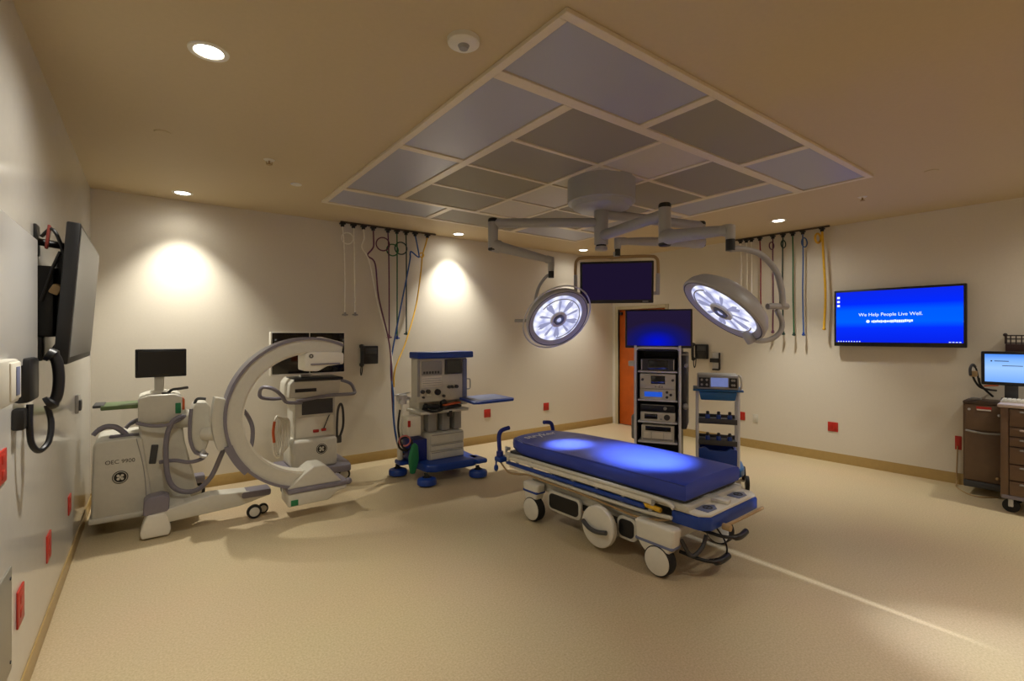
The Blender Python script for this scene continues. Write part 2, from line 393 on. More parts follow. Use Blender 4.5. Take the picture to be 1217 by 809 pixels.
def sprinkler(p, label):
    t = thing('sprinkler_head', label, 'sprinkler', (p[0], p[1], CZ), 0, 'small ceiling sprinklers and discs')
    B().lathe([(0.0, -0.008), (0.03, -0.008), (0.042, 0.0), (0, 0)], n=24).make('escutcheon', M_white, t)
    b = B(); b.cyl((0, 0, -0.008), (0, 0, -0.035), 0.008); b.cyl((0, 0, -0.035), (0, 0, -0.04), 0.022); b.tube([(0.018, 0, -0.01), (0.02, 0, -0.03), (0.006, 0, -0.037)], 0.002); b.tube([(-0.018, 0, -0.01), (-0.02, 0, -0.03), (-0.006, 0, -0.037)], 0.002)
    b.make('deflector', M_tan, t)
sprinkler(pz(320, 190, CZ), 'brownish sprinkler head on the ceiling between the left downlights and panels')
sprinkler(pz(1025, 234, CZ), 'dark sprinkler head on the ceiling above the right wall screen')
def disc(p, label, r=0.05, m=M_white):
    return tag(B((p[0], p[1], CZ)).lathe([(0, -0.006), (r*0.9, -0.006), (r, 0), (0, 0)], Matrix.Translation((p[0], p[1], CZ)), n=28).make('ceiling_cover_disc', m), label, 'cover plate', 'flat ceiling cover discs')
for o_, p_ in ((0, (352, 219)), (1, (193, 157)), (2, (1107, 203))):
    q = pz(*p_, CZ)
    o = disc(q, ['small flat disc on the ceiling just left of the panel field', 'faint flat disc on the ceiling below the largest left downlight', 'faint flat disc on the ceiling right of the panel field'][o_], 0.05, M_ceil if o_ else M_white)
    o.location = (q.x, q.y, CZ)
q = pz(551, 47, CZ)
t = thing('smoke_detector', 'white dome smoke detector on the ceiling left of the panel corner', 'smoke detector', (q.x, q.y, CZ))
B().lathe([(0, -0.03), (0.06, -0.03), (0.075, -0.02), (0.078, 0), (0, 0)], n=36).make('housing', M_white, t)
B().lathe([(0, -0.046), (0.02, -0.046), (0.028, -0.03), (0, -0.03)], n=24).make('sensor', M_grey, t)

# ================================================================== SURGICAL LIGHT BOOM
BX, BY = 3.25, 3.03
boom = thing('surgical_light_boom', 'ceiling boom with two lit surgical lamps and one hanging monitor', 'surgical light', (BX, BY, CZ))
bo = V((BX, BY, CZ))
BT = 4.38
b = B(bo); b.lathe([(0, 0), (0.30, 0), (0.30, -0.2), (0.29, -0.205), (0, -0.205)], Matrix.Translation((BX, BY, CZ-0.014)), n=56)
b.lathe([(0.27, 0), (0.25, -0.04), (0.2, -0.065), (0, -0.065)], Matrix.Translation((BX, BY, CZ-0.219)), n=56)
b.make('ceiling_canopy', M_boom, boom)
sh = B(bo); sh.cyl((BX, BY, 2.75), (BX, BY, 2.44), 0.062, n=32, bev=0.006); sh.cyl((BX, BY, 2.425), (BX, BY, 2.39), 0.055, n=32, bev=0.006)
sh.make('center_shaft', M_boom, boom)
B(bo).cyl((BX, BY, 2.44), (BX, BY, 2.425), 0.045, n=32).make('bearing_ring', M_black, boom)
def arm_tube(p0, p1, r, name='main_arm', r1=None): return B(bo).cyl(p0, p1, r, r1, n=24, bev=0.005).make(name, M_boom, boom)
def post(x, y, z0, z1, r=0.045, cap=True):
    o = B(bo).cyl((x, y, z0), (x, y, z1), r, n=28, bev=0.006).make('joint_post', M_boom, boom)
    if cap:
        c = B(bo); c.lathe([(0, 0.014), (r*0.85, 0.012), (r*1.03, 0.0), (r*1.03, -0.022), (0, -0.022)], Matrix.Translation((x, y, max(z0, z1))), n=24); c.make('joint_cap', M_black, o)
        c = B(bo); c.lathe([(0, -0.01), (r*0.85, -0.008), (r*1.02, 0.0), (r*1.02, 0.012), (0, 0.012)], Matrix.Translation((x, y, min(z0, z1))), n=24)
        c.make('joint_cap', M_black, o)
    return o
def spring(p0, p1, r0, r1):
    p0, p1 = V(p0), V(p1); d = (p1-p0)
    b = B(bo); a = p0 + d*0.14; c = p1 - d*0.12
    b.tube([p0, a, p0+d*0.3, p0+d*0.5, p0+d*0.75, c, p1], lambda t: r0*1.15 if t < 0.14 else (r0 + (r1-r0)*min(1, (t-0.14)/0.74) if t < 0.88 else r1*1.2), n=20)
    return b.make('spring_arm', M_boom, boom)
# left lamp arm
A1 = pt(586, 265, BT); post(A1.x, A1.y, A1.z+0.03, A1.z-0.24)
arm_tube((BX, BY, A1.z), A1, 0.042)
S1a = V((A1.x, A1.y, A1.z-0.2)); S1 = pt(655, 309, 4.42); S1b = V((S1.x, S1.y, 2.31))
spring(S1a, S1b, 0.05, 0.03)
post(S1b.x, S1b.y, S1b.z+0.03, S1b.z-0.10, 0.028, False)
B(bo).cyl((S1b.x, S1b.y, S1b.z-0.10), (S1b.x, S1b.y, S1b.z-0.16), 0.026).make('swivel', M_black, boom)
# right lamp arm
A2 = pt(790, 252, 3.62); A2.z = 2.54
post(A2.x, A2.y, A2.z+0.06, A2.z-0.24)
arm_tube((BX, BY, 2.52), (A2.x, A2.y, 2.53), 0.046, r1=0.042)
S2a = V((A2.x, A2.y, A2.z-0.18)); S2 = pt(868, 274, 3.05); S2b = V((S2.x, S2.y, 2.29))
spring(S2a, S2b, 0.05, 0.032)
post(S2b.x, S2b.y, S2b.z+0.03, S2b.z-0.06, 0.03, False)
B(bo).cyl((S2b.x, S2b.y, S2b.z-0.06), (S2b.x, S2b.y, S2b.z-0.13), 0.028).make('swivel', M_black, boom)
# monitor arm
A3 = pt(833, 268, 4.85); A3.z = 2.72
post(A3.x, A3.y, A3.z+0.03, A3.z-0.2)
arm_tube((BX, BY, 2.72), A3, 0.045)
MT = 4.3
S3a = V((A3.x, A3.y, A3.z-0.16)); S3 = pt(734, 286, MT); S3b = V((S3.x, S3.y, 2.46))
spring(S3a, S3b, 0.055, 0.03)
post(S3b.x, S3b.y, S3b.z+0.03, S3b.z-0.07, 0.03, False)
B(bo).cyl((S3b.x, S3b.y, S3b.z-0.07), (S3b.x, S3b.y, S3b.z-0.13), 0.024).make('swivel', M_black, boom)
# monitor (faces the camera, slightly tilted down)
mc = pt(732.5, 335.5, MT+0.02); mrot = Matrix.Translation(mc-bo) @ Matrix.Rotation(YAW-PI/2+math.radians(-9), 4, 'Z') @ Matrix.Rotation(math.radians(5), 4, 'X')
mon = B(); mon.box((0, 0, 0), (0.64, 0.045, 0.37), bev=0.008); mon.box((0, 0.035, 0), (0.4, 0.04, 0.24), bev=0.01)
mon = mon.make('monitor', M_black, boom, mrot)
B().box((0, -0.0235, 0.006), (0.60, 0.003, 0.32)).make('screen', M_purp, mon)
B().box((0.25, -0.024, -0.17), (0.05, 0.003, 0.006)).make('maker_mark', M_grey, mon)
yk = B(); yk.tube([(-0.36, 0.02, -0.04), (-0.36, 0.02, 0.14), (-0.345, 0.02, 0.205), (-0.28, 0.02, 0.225), (0, 0.02, 0.225), (0.28, 0.02, 0.225), (0.345, 0.02, 0.205), (0.36, 0.02, 0.14), (0.36, 0.02, -0.04)], 0.014, n=12)
yk = yk.make('monitor_yoke', M_tan, boom, mrot)
g = B(); g.box((-0.36, 0.02, -0.02), (0.032, 0.04, 0.19), bev=0.008); g.box((0.36, 0.02, -0.02), (0.032, 0.04, 0.19), bev=0.008); g.box((0.335, 0.02, -0.1), (0.07, 0.03, 0.03), bev=0.006); g.box((-0.335, 0.02, -0.1), (0.07, 0.03, 0.03), bev=0.006); g.cyl((0, 0.02, 0.225), (0, 0.02, 0.27), 0.028)
g.make('yoke_clamp', M_boom, yk)
# lamp heads
def lamp_head(center, normal, R, roll=0.0):
    n = V(normal).normalized(); f = frame_from(n)
    # local +Z = light direction
    m = Matrix.Translation(V(center)-bo) @ f.to_4x4() @ Matrix.Rotation(roll, 4, 'Z')
    hd = B().lathe([(0, -0.15), (0.10*R/0.3, -0.148), (0.2*R/0.3, -0.125), (0.265*R/0.3, -0.085), (0.293*R/0.3, -0.045), (R, -0.01), (R, 0.0), (R*0.97, 0.008), (R*0.88, 0.004), (R*0.79, -0.012), (0, -0.014)], n=64).make('lamp_head', M_boom, boom, m)
    B().torus((0, 0, 0.002), (0, 0, 1), R*0.955, 0.007, N=64).make('rim_seal', M_dgrey, hd)
    B().lathe([(0, -0.012), (R*0.79, -0.010), (R*0.79, -0.005), (0, -0.001)], n=48).make('lens', M_lens, hd)
    for kx in range(10):
        a = kx*PI/5 + 0.35
        pb = B(); w_ = 1.0 if kx % 2 else 0.45; poly = [(0.24*R, -0.006*w_), (0.4*R, -0.02*w_), (0.58*R, -0.03*w_), (0.68*R, -0.012*w_), (0.60*R, 0.0), (0.68*R, 0.014*w_), (0.58*R, 0.026*w_), (0.4*R, 0.014*w_), (0.24*R, 0.006*w_)]
        pb.prism(poly, (0, 0, -0.001), (math.cos(a), math.sin(a), 0), (-math.sin(a), math.cos(a), 0), (0, 0, 0.003))
        pb.make('reflector', M_petal, hd)
    B().torus((0, 0, 0.004), (0, 0, 1), R*0.7, 0.004, N=48, a0=0.2, a1=4.2).make('lens_ridge', M_grey, hd)
    hb = B(); hb.lathe([(0.078, -0.002), (0.078, 0.012), (0.07, 0.018), (0.058, 0.018), (0.05, 0.01), (0.05, -0.002)], n=40); hb.make('hub_ring', M_silver, hd)
    hb = B(); hb.lathe([(0.049, -0.002), (0.047, 0.022), (0.038, 0.028), (0.028, 0.024), (0.024, 0.008), (0, 0.006)], n=36); hb.make('sterile_handle', M_bluegrey, hd)
    hb = B(); hb.lathe([(0.022, 0.008), (0.018, 0.02), (0, 0.022)], n=24); hb.make('handle_light', M_lens, hd)
    return hd, m
# left head
LC = pt(663.5, 379, 4.28); Ln = RT*0.36 - Z_*0.58 - FW*0.74
hd1, m1 = lamp_head(LC, Ln, 0.295)
r1 = B().torus((0, 0, -0.02), (0, 0, 1), 0.325, 0.007, N=64, a0=0, a1=2*PI)
r1.make('grip_rail', M_steel, hd1)
def hl(hd, m, name, pts_world, r, mm, n=12):
    inv = (Matrix.Translation(bo) @ m).inverted()
    b = B(); b.tube([inv @ V(p) for p in pts_world], r, n=n); return b.make(name, mm, hd)
hl(hd1, m1, 'side_handle', [pt(612, 381, 4.38), pt(620, 381, 4.36), pt(632, 381, 4.33)], 0.014, M_grey)
B(bo).tube([V((S1b.x, S1b.y, S1b.z-0.15)), pt(651, 327, 4.43), pt(642, 338, 4.46), pt(637, 352, 4.48), pt(636, 366, 4.46), pt(640, 374, 4.40)], 0.014, n=12).make('hanger_rod', M_boom, boom)
# right head
RC = pt(858, 369, 3.08); Rn = -RT*0.645 - Z_*0.763 - FW*0.049
hd2, m2 = lamp_head(RC, Rn, 0.288)
ptsC = [V((S2b.x, S2b.y, S2b.z-0.12)), pt(884, 296, 3.06), pt(905, 303, 3.07), pt(922, 322, 3.08), pt(929, 345, 3.08), pt(930, 364, 3.08)]
B(bo).tube(ptsC, 0.019, n=14).make('hanger_rod', M_boom, boom)
B(bo).cyl(pt(912, 364, 3.06), pt(936, 364, 3.10), 0.02, n=18, bev=0.004).make('pivot_block', M_boom, boom)
B(bo).tube([pt(923, 368, 3.08), pt(929, 381, 3.08), pt(928, 393, 3.08), pt(918, 402, 3.08), pt(905, 405, 3.08), pt(893, 403, 3.09)], 0.016, n=12).make('fork_arm', M_boom, boom)
B(bo).tube([pt(886, 394, 3.10), pt(890, 400, 3.09), pt(894, 406, 3.09)], 0.033, n=14).make('fork_joint', M_boom, boom)
# light from the lamp heads
COOL = (0.78, 0.86, 1.0)
LO, RO = LC + Ln.normalized()*0.05, RC + Rn.normalized()*0.05
spot('surgical_lamp_beam', LO, (3.02, 3.2, 0.64), 300, 26, 1.0, (0.92, 0.95, 1.0), 0.06)
spot('surgical_lamp_beam', LO, (3.55, 0.0, 0.0), 420, 24, 1.0, COOL, 0.06)
spot('surgical_lamp_beam', RO, (3.2, 2.5, 0.64), 520, 36, 1.0, (0.92, 0.95, 1.0), 0.06)
# unseen lamp added outside; the front door gap cuts it to a floor streak
spot('unseen_streak_lamp', (GX, YF-1.6, 2.0), (GX, 1.55, 0.0), 900, 16, 1.0, (0.8, 0.87, 1.0), 0.02)

# ================================================================== GURNEY
GX0, GX1 = 2.79, 3.55      # mattress sides
GY0, GY1 = 1.92, 3.80
gur = thing('hospital_gurney', 'wheeled hospital gurney with thick royal blue mattress under the surgical lamps', 'stretcher', (3.17, 2.8, 0), math.radians(3.0))
go = V((3.17, 2.8, 0))
def gb(): return B(go)
# mattress: tapered corners at the head, slightly crowned
mt = bmesh.new()
NY, NX = 26, 12
def mtop(u, v):   # u across 0..1, v from foot 0 to head 1
    return 0.628 + 0.018*(1-(2*u-1)**4) + (0.012*math.sin(PI*min(1, v*1.15)))
b = gb()
grid = []
for j in range(NY+1):
    v = j/NY; y = GY0 + (GY1-GY0)*v
    ins = 0.0 if v < 0.86 else 0.10*((v-0.86)/0.14)**1.4
    if v < 0.02: ins = 0.012
    row = []
    for i in range(NX+1):
        u = i/NX; x = GX0+ins + (GX1-GX0-2*ins)*u
        row.append(b.bm.verts.new((x, y, mtop(u, v))))
    grid.append(row)
for j in range(NY):
    for i in range(NX): b.bm.faces.new((grid[j][i], grid[j][i+1], grid[j+1][i+1], grid[j+1][i]))
loop = [grid[0][i] for i in range(NX+1)] + [grid[j][NX] for j in range(1, NY+1)] + [grid[NY][i] for i in range(NX-1, -1, -1)] + [grid[j][0] for j in range(NY-1, 0, -1)]
prev = loop
cen = V(((GX0+GX1)/2, (GY0+GY1)/2, 0))
for dz, gro in ((-0.012, 0.008), (-0.05, 0.014), (-0.095, 0.008), (-0.108, -0.004)):
    new = []
    for vv in loop:
        dirv = V((vv.co.x-cen.x, (vv.co.y-cen.y)*0.4, 0)).normalized()
        new.append(b.bm.verts.new((vv.co.x+dirv.x*gro, vv.co.y+dirv.y*gro, 0.628+dz+0.004)))
    for i in range(len(loop)):
        q = (i+1) % len(loop); b.bm.faces.new((prev[i], new[i], new[q], prev[q]))
    prev = new
b.bm.faces.new(prev)
bmesh.ops.recalc_face_normals(b.bm, faces=b.bm.faces[:])
mattress = b.make('mattress', M_matt, gur, ang=50)
pip = gb(); pip.tube([V(v) for v in [(GX0, 1.92, 0.628), (GX0, 3.4, 0.632), (GX0+0.02, 3.56, 0.632), (GX0+0.1, 3.79, 0.634)]], 0.004, n=6); pip.make('piping', M_navy, mattress)
text('mattress_print', 'stryker', 0.14, M_textw, mattress, V((3.10, 3.66, 0.6495))-go, (1, 0.0, 0), (0, 1, 0.02))
# deck, frame, rails
b = gb(); b.box2((GX0+0.02, GY0+0.02, 0.50), (GX1-0.02, GY1-0.03, 0.525), bev=0.006); b.make('deck', M_dgrey, gur)
b = gb()
for x in (GX0+0.02, GX1-0.02): b.box2((x-0.022, GY0-0.02, 0.455), (x+0.022, GY1+0.02, 0.50), bev=0.008)
for y in (GY0, 2.5, 3.2, GY1): b.box2((GX0, y-0.025, 0.455), (GX1, y+0.025, 0.495), bev=0.006)
b.make('bed_frame', M_cream, gur)
for sx, x in ((-1, GX0-0.03), (1, GX1+0.03)):
    b = gb(); b.tube([(x, 1.98, 0.47), (x, 2.08, 0.50), (x, 2.6, 0.505), (x, 3.2, 0.505), (x, 3.62, 0.505), (x, 3.72, 0.46), (x, 3.74, 0.42)], 0.016, n=12)
    b.tube([(x-0.004*sx, 2.0, 0.40), (x, 2.3, 0.385), (x, 3.0, 0.385), (x, 3.7, 0.40)], 0.014, n=12)
    sr = b.make('side_rail', M_cream, gur)
    for y in (2.15, 2.4, 2.65, 2.9, 3.15, 3.4, 3.6):
        r = gb(); r.box((x, y, 0.445), (0.014, 0.03, 0.11), rot=(0.35, 0, 0), bev=0.004); r.make('rail_strut', M_grey, sr)
    r = gb(); r.box((x+0.004*sx, 2.98, 0.425), (0.026, 1.55, 0.034), bev=0.01); r.make('rail_bumper', M_blue, sr)
    r = gb(); r.box((x+0.002*sx, 2.95, 0.472), (0.022, 1.6, 0.04), bev=0.01); r.make('rail_cover', M_white, sr)
# head-end bumper and push handles
b = gb(); b.box2((GX0-0.05, 3.83, 0.40), (GX1+0.05, 3.93, 0.45), bev=0.015); b.make('head_bumper', M_blue, gur)
for x, s_ in ((GX0+0.0, 1), (GX1-0.02, -1)):
    b = gb(); b.cyl((x, 3.9, 0.41), (x, 3.9, 0.50), 0.034, n=20, bev=0.008)
    b.tube([(x, 3.9, 0.46), (x, 3.91, 0.56), (x+0.005*s_, 3.92, 0.64), (x+0.03*s_, 3.92, 0.685), (x+0.08*s_, 3.92, 0.70), (x+0.13*s_, 3.92, 0.705)], 0.021, n=14); b.make('push_handle', M_navy, gur)
b = gb(); b.sph((GX0-0.03, 3.92, 0.335), 0.022, (1, 1, 1.6)); b.cyl((GX0-0.03, 3.92, 0.35), (GX0-0.03, 3.92, 0.41), 0.008); b.make('release_knob', M_blue, gur)
b = gb(); b.cyl((GX0+0.05, 3.86, 0.45), (GX0+0.05, 3.86, 0.54), 0.012); b.box((GX0+0.06, 3.85, 0.52), (0.05, 0.03, 0.03), bev=0.006); b.make('iv_pole_socket', M_steel, gur)
# foot board
FX0, FX1, FY0, FY1 = 2.79, 3.56, 1.76, 2.02
poly = [(FX0+0.06, FY0), (FX1-0.06, FY0), (FX1, FY0+0.06), (FX1, FY1), (FX0, FY1), (FX0, FY0+0.06)]
b = gb(); b.prism(poly, (0, 0, 0.36), X_, Y_, (0, 0, 0.085), bev=0.012); fb = b.make('foot_board', M_blue, gur)
polyt = [(FX0+0.065, FY0+0.012), (FX1-0.065, FY0+0.012), (FX1-0.01, FY0+0.066), (FX1-0.01, FY1-0.006), (FX0+0.01, FY1-0.006), (FX0+0.01, FY0+0.066)]
b = gb(); b.prism(polyt, (0, 0, 0.445), X_, Y_, (0, 0, 0.022), bev=0.008); b.make('foot_board_top', M_white, fb)
for xx in (2.95, 3.38):
    b = gb(); b.prism([(-0.08, -0.045), (0.03, -0.05), (0.09, 0.0), (0.03, 0.05), (-0.08, 0.045)], (xx, 1.845, 0.467), X_, Y_, (0, 0, 0.004), bev=0.0015); kp = b.make('control_pad', M_bluegrey, fb)
    b = gb(); b.torus((xx, 1.845, 0.4715), Z_, 0.028, 0.005); b.box((xx, 1.845, 0.472), (0.05, 0.008, 0.004)); b.make('control_symbol', M_dgrey, kp)
b = gb(); b.box((3.13, 1.89, 0.482), (0.09, 0.2, 0.03), rot=(0.08, 0, 0.25), bev=0.01); b.make('foot_latch', M_cream, fb)
b = gb(); b.tube([(2.95, 1.732, 0.38), (3.2, 1.71, 0.39), (3.48, 1.715, 0.385)], 0.011, n=10); b.cyl((2.96, 1.745, 0.375), (2.96, 1.69, 0.375), 0.022, n=16, bev=0.004); b.make('grab_bar', M_tan, fb)
# pump handles / foot pedals at the foot end
b = gb(); b.tube([(2.93, 1.9, 0.32), (2.96, 1.76, 0.305), (3.05, 1.69, 0.295), (3.19, 1.70, 0.295)], lambda t: 0.011 if t < 0.6 else 0.02, n=14); b.make('foot_pedal', M_black, gur)
b = gb(); b.tube([(2.86, 2.0, 0.15), (2.90, 1.86, 0.13), (3.0, 1.80, 0.11), (3.14, 1.80, 0.11)], lambda t: 0.012 if t < 0.6 else 0.023, n=14); b.make('foot_pedal', M_black, gur)
b = gb(); b.tube([(2.8, 1.95, 0.26), (2.84, 1.9, 0.16), (2.92, 1.87, 0.2), (2.96, 1.86, 0.28)], 0.014, n=12); b.make('pedal_linkage', M_dgrey, gur)
b = gb(); b.tube([(3.1, 1.9, 0.33), (3.14, 1.82, 0.2), (3.1, 1.8, 0.12), (3.0, 1.86, 0.10)], 0.006, n=8); b.make('cable', M_rubber, gur)
b = gb(); b.cyl((GX0-0.03, 2.08, 0.43), (GX0-0.02, 2.22, 0.435), 0.018, n=14, bev=0.004); b.make('release_grip', M_yellow, gur)
# base shroud
def shroud(yc, w0, ztop, zmid, name='caster_shroud'):
    for x0, x1 in ((2.70, 2.80), (3.48, 3.58)):
        b = gb(); b.prism([(yc-w0, ztop), (yc+w0, ztop), (yc+w0*0.9, zmid), (yc+w0*0.5, 0.14), (yc-w0*0.5, 0.14), (yc-w0*0.9, zmid)], (x0, 0, 0), Y_, Z_, (x1-x0, 0, 0), bev=0.02, seg=3); b.make(name, M_white, gur)
        b = gb(); b.box(((x0+x1)/2, yc, zmid+0.004), (x1-x0+0.008, w0*1.84, 0.022), bev=0.008); b.make('shroud_band', M_bluegrey if yc < 3 else M_blue, gur)
shroud(2.10, 0.16, 0.345, 0.21); shroud(3.36, 0.10, 0.33, 0.25)
for yc in (2.09, 3.36):
    for x in (2.735, 3.545):
        b = gb(); b.cyl((x-0.04, yc-0.02, 0.105), (x+0.04, yc-0.02, 0.105), 0.105, n=40, bev=0.012); wh = b.make('caster', M_rubber, gur)
        b = gb(); b.cyl((x-0.046, yc-0.02, 0.106), (x+0.046, yc-0.02, 0.106), 0.095, n=40, bev=0.008); b.make('wheel_cover', M_white, wh)
for x, sg in ((2.715, -1), (3.565, 1)):
    b = gb(); b.cyl((x-0.035, 2.58, 0.185), (x+0.02, 2.58, 0.185), 0.155, n=48, bev=0.014); wc = b.make('center_wheel_cover', M_white, gur)
    b = gb(); b.torus((x-0.028, 2.58, 0.185), X_, 0.14, 0.006, N=48); b.make('cover_seam', M_grey, wc)
    b = gb(); b.tube([(x+0.045*sg, 2.71, 0.2), (x+0.062*sg, 2.63, 0.17), (x+0.066*sg, 2.55, 0.165), (x+0.06*sg, 2.47, 0.18)], 0.017, n=12); b.make('brake_pedal', M_dgrey, gur)
b = gb(); b.box2((2.82, 1.98, 0.24), (3.46, 3.48, 0.34), bev=0.03, seg=3)
base_ = b.make('base_cover', M_cream, gur)
for (ya, yb2) in ((2.28, 2.46), (2.82, 3.2)):
    b = gb()
    def rr(y0, y1, z0, z1, r, n=6):
        P_ = []
        for cy, cz, a in ((y1-r, z1-r, 0), (y0+r, z1-r, PI/2), (y0+r, z0+r, PI), (y1-r, z0+r, 1.5*PI)):
            for i in range(n+1): P_.append((cy+r*math.cos(a+PI/2*i/n), cz+r*math.sin(a+PI/2*i/n)))
        return P_
    b.prism(rr(ya, yb2, 0.13, 0.30, 0.05), (2.765, 0, 0), Y_, Z_, (0.03, 0, 0), bev=0.008); rim = b.make('side_opening_rim', M_cream, gur)
    b = gb(); b.prism(rr(ya+0.025, yb2-0.025, 0.155, 0.28, 0.035), (2.758, 0, 0), Y_, Z_, (0.02, 0, 0)); b.make('side_opening', M_black, rim)
b = gb()
for y in (2.35, 3.05): b.cyl((3.17, y, 0.32), (3.17, y, 0.47), 0.06, n=24)
b.box2((2.95, 2.2, 0.13), (3.4, 3.3, 0.24), bev=0.02); b.make('lift_column', M_dgrey, gur)
b = gb(); b.tube([(GX0-0.02, 3.86, 0.40), (GX0-0.02, 3.75, 0.33), (GX0-0.02, 3.6, 0.34), (GX0-0.03, 3.45, 0.37), (GX0-0.03, 3.2, 0.36), (GX0-0.03, 2.9, 0.36), (GX0-0.03, 2.6, 0.35), (GX0-0.03, 2.3, 0.33), (GX0-0.02, 2.12, 0.35), (GX0+0.02, 2.02, 0.38)], 0.009, n=8); b.make('cable', M_tan, gur)

# ================================================================== MOBILE C-ARM (left)
co = V((0.05, 5.25, 0))
ca = thing('mobile_x_ray_machine', 'cream mobile x-ray machine with large open ring by the left wall', 'x-ray machine', co)
def cb(): return B(co)
# generator housing
b = cb(); b.prism([(-0.39, 0.16), (-0.375, 0.13), (-0.0, 0.13), (0.02, 0.16), (-0.06, 0.765), (-0.10, 0.785), (-0.35, 0.775), (-0.375, 0.75)], (0, 5.1, 0), X_, Z_, (0, 0.58, 0), bev=0.02, seg=3); gh = b.make('generator_housing', M_cream, ca)
b = cb(); b.box2((-0.405, 5.085, 0.115), (0.03, 5.7, 0.16), bev=0.015); b.make('housing_skirt', M_cream, ca)
text('model_print', 'OEC 9900', 0.045, M_textd, gh, V((-0.205, 5.0985, 0.595))-co, X_, Z_)
def emblem(parent, c, r, o0, nrm=-1):
    b = B(o0); b.cyl(V(c)+Y_*0.001, V(c)+Y_*nrm*0.003, r, n=32); e = b.make('round_emblem', M_black, parent)
    b = B(o0)
    b.torus(V(c)+Y_*nrm*0.0035, Y_, r*0.84, r*0.05, n=6, N=32)
    for k_ in range(4):
        a = PI/4 + k_*PI/2
        b.sph(V(c)+V((math.cos(a)*r*0.36, nrm*0.003, math.sin(a)*r*0.36)), r*0.27, (0.8, 0.08, 0.8), n=10)
    b.box(V(c)+Y_*nrm*0.0035, (r*0.18, 0.002, r*0.9), rot=(0, 0.7, 0)); b.box(V(c)+Y_*nrm*0.0035, (r*0.18, 0.002, r*0.9), rot=(0, -0.7, 0))
    b.make('emblem_swirl', M_cream, e)
    return e
emblem(ca, (-0.205, 5.098, 0.468), 0.052, co)
# seam on the housing side
b = cb(); b.tube([(-0.10, 5.096, 0.77), (-0.05, 5.096, 0.5), (-0.03, 5.096, 0.2)], 0.003, n=6); b.make('panel_seam', M_grey, gh)
# steering handles
for dx, dy, s in ((-0.30, 5.2, 1.0), (-0.10, 5.42, 0.9)):
    b = cb(); b.tube([(dx+0.13, dy, 0.79), (dx+0.11, dy, 0.82), (dx+0.06, dy, 0.865), (dx, dy, 0.875), (dx-0.05, dy, 0.85), (dx-0.08, dy, 0.815)], lambda t: 0.022*s if t < 0.8 else 0.018*s, n=12); b.box((dx+0.12, dy, 0.79), (0.2, 0.06, 0.02), bev=0.008); b.make('steering_handle', M_mauve, ca)
# lift column and console
b = cb(); b.prism([(-0.09, 0.9), (0.215, 0.9), (0.235, 0.7), (0.30, 0.42), (0.34, 0.24), (0.1, 0.14), (-0.06, 0.14), (-0.07, 0.6)], (0, 5.12, 0), X_, Z_, (0, 0.45, 0), bev=0.025, seg=3); lc = b.make('lift_column', M_cream, ca)
b = cb(); b.box((0.015, 5.118, 0.62), (0.05, 0.02, 0.16), rot=(0, 0.12, 0), bev=0.006); b.make('column_recess', M_dgrey, lc)
b = cb(); b.prism([(-0.09, 0.905), (-0.02, 0.885), (0.14, 0.885), (0.215, 0.905), (0.215, 1.10), (0.16, 1.125), (-0.02, 1.125), (-0.09, 1.10)], (0, 5.08, 0), X_, Z_, (0, 0.45, 0), bev=0.015, seg=3); cs = b.make('console_housing', M_cream, ca)
b = cb(); b.box((0.185, 5.078, 1.0), (0.04, 0.008, 0.09), bev=0.003); b.make('switch_panel', M_green, cs)
b = cb(); b.box((0.225, 5.2, 0.99), (0.02, 0.16, 0.16), bev=0.006); b.make('side_label', M_orange, cs)
b = cb(); b.tube([(-0.1, 5.06, 0.905), (0.0, 5.03, 0.875), (0.12, 5.02, 0.875), (0.24, 5.06, 0.93)], 0.014, n=10); b.make('console_grip', M_mauve, cs)
b = cb(); b.box2((-0.33, 5.1, 1.02), (-0.09, 5.4, 1.055), bev=0.008); ky = b.make('keyboard_tray', M_olive, ca)
b = cb(); b.box2((-0.38, 5.12, 1.04), (-0.31, 5.38, 1.062), bev=0.006); b.make('tray_edge', M_dgrey, ky)
b = cb(); b.box2((0.02, 5.27, 1.12), (0.09, 5.34, 1.30), bev=0.008); b.lathe([(0.07, 0), (0.06, 0.02), (0, 0.02)], Matrix.Translation((0.055, 5.305, 1.125))); b.make('monitor_mast', M_cream, ca)
b = cb(); b.box((0.07, 5.26, 1.385), (0.365, 0.045, 0.245), rot=(0, 0, 0.05), bev=0.008); mo = b.make('monitor', M_black, ca)
b = cb(); b.box((0.07, 5.2365, 1.385), (0.325, 0.003, 0.2), rot=(0, 0, 0.05)); b.make('screen', M_screen, mo)
b = cb(); b.tube([(0.12, 5.2, 1.13), (0.15, 5.16, 1.155), (0.2, 5.16, 1.16), (0.26, 5.18, 1.165)], 0.012, n=8); b.lathe([(0.03, 0), (0.03, 0.02), (0, 0.025)], Matrix.Translation((0.1, 5.15, 1.115))); b.make('top_grip', M_dgrey, ca)
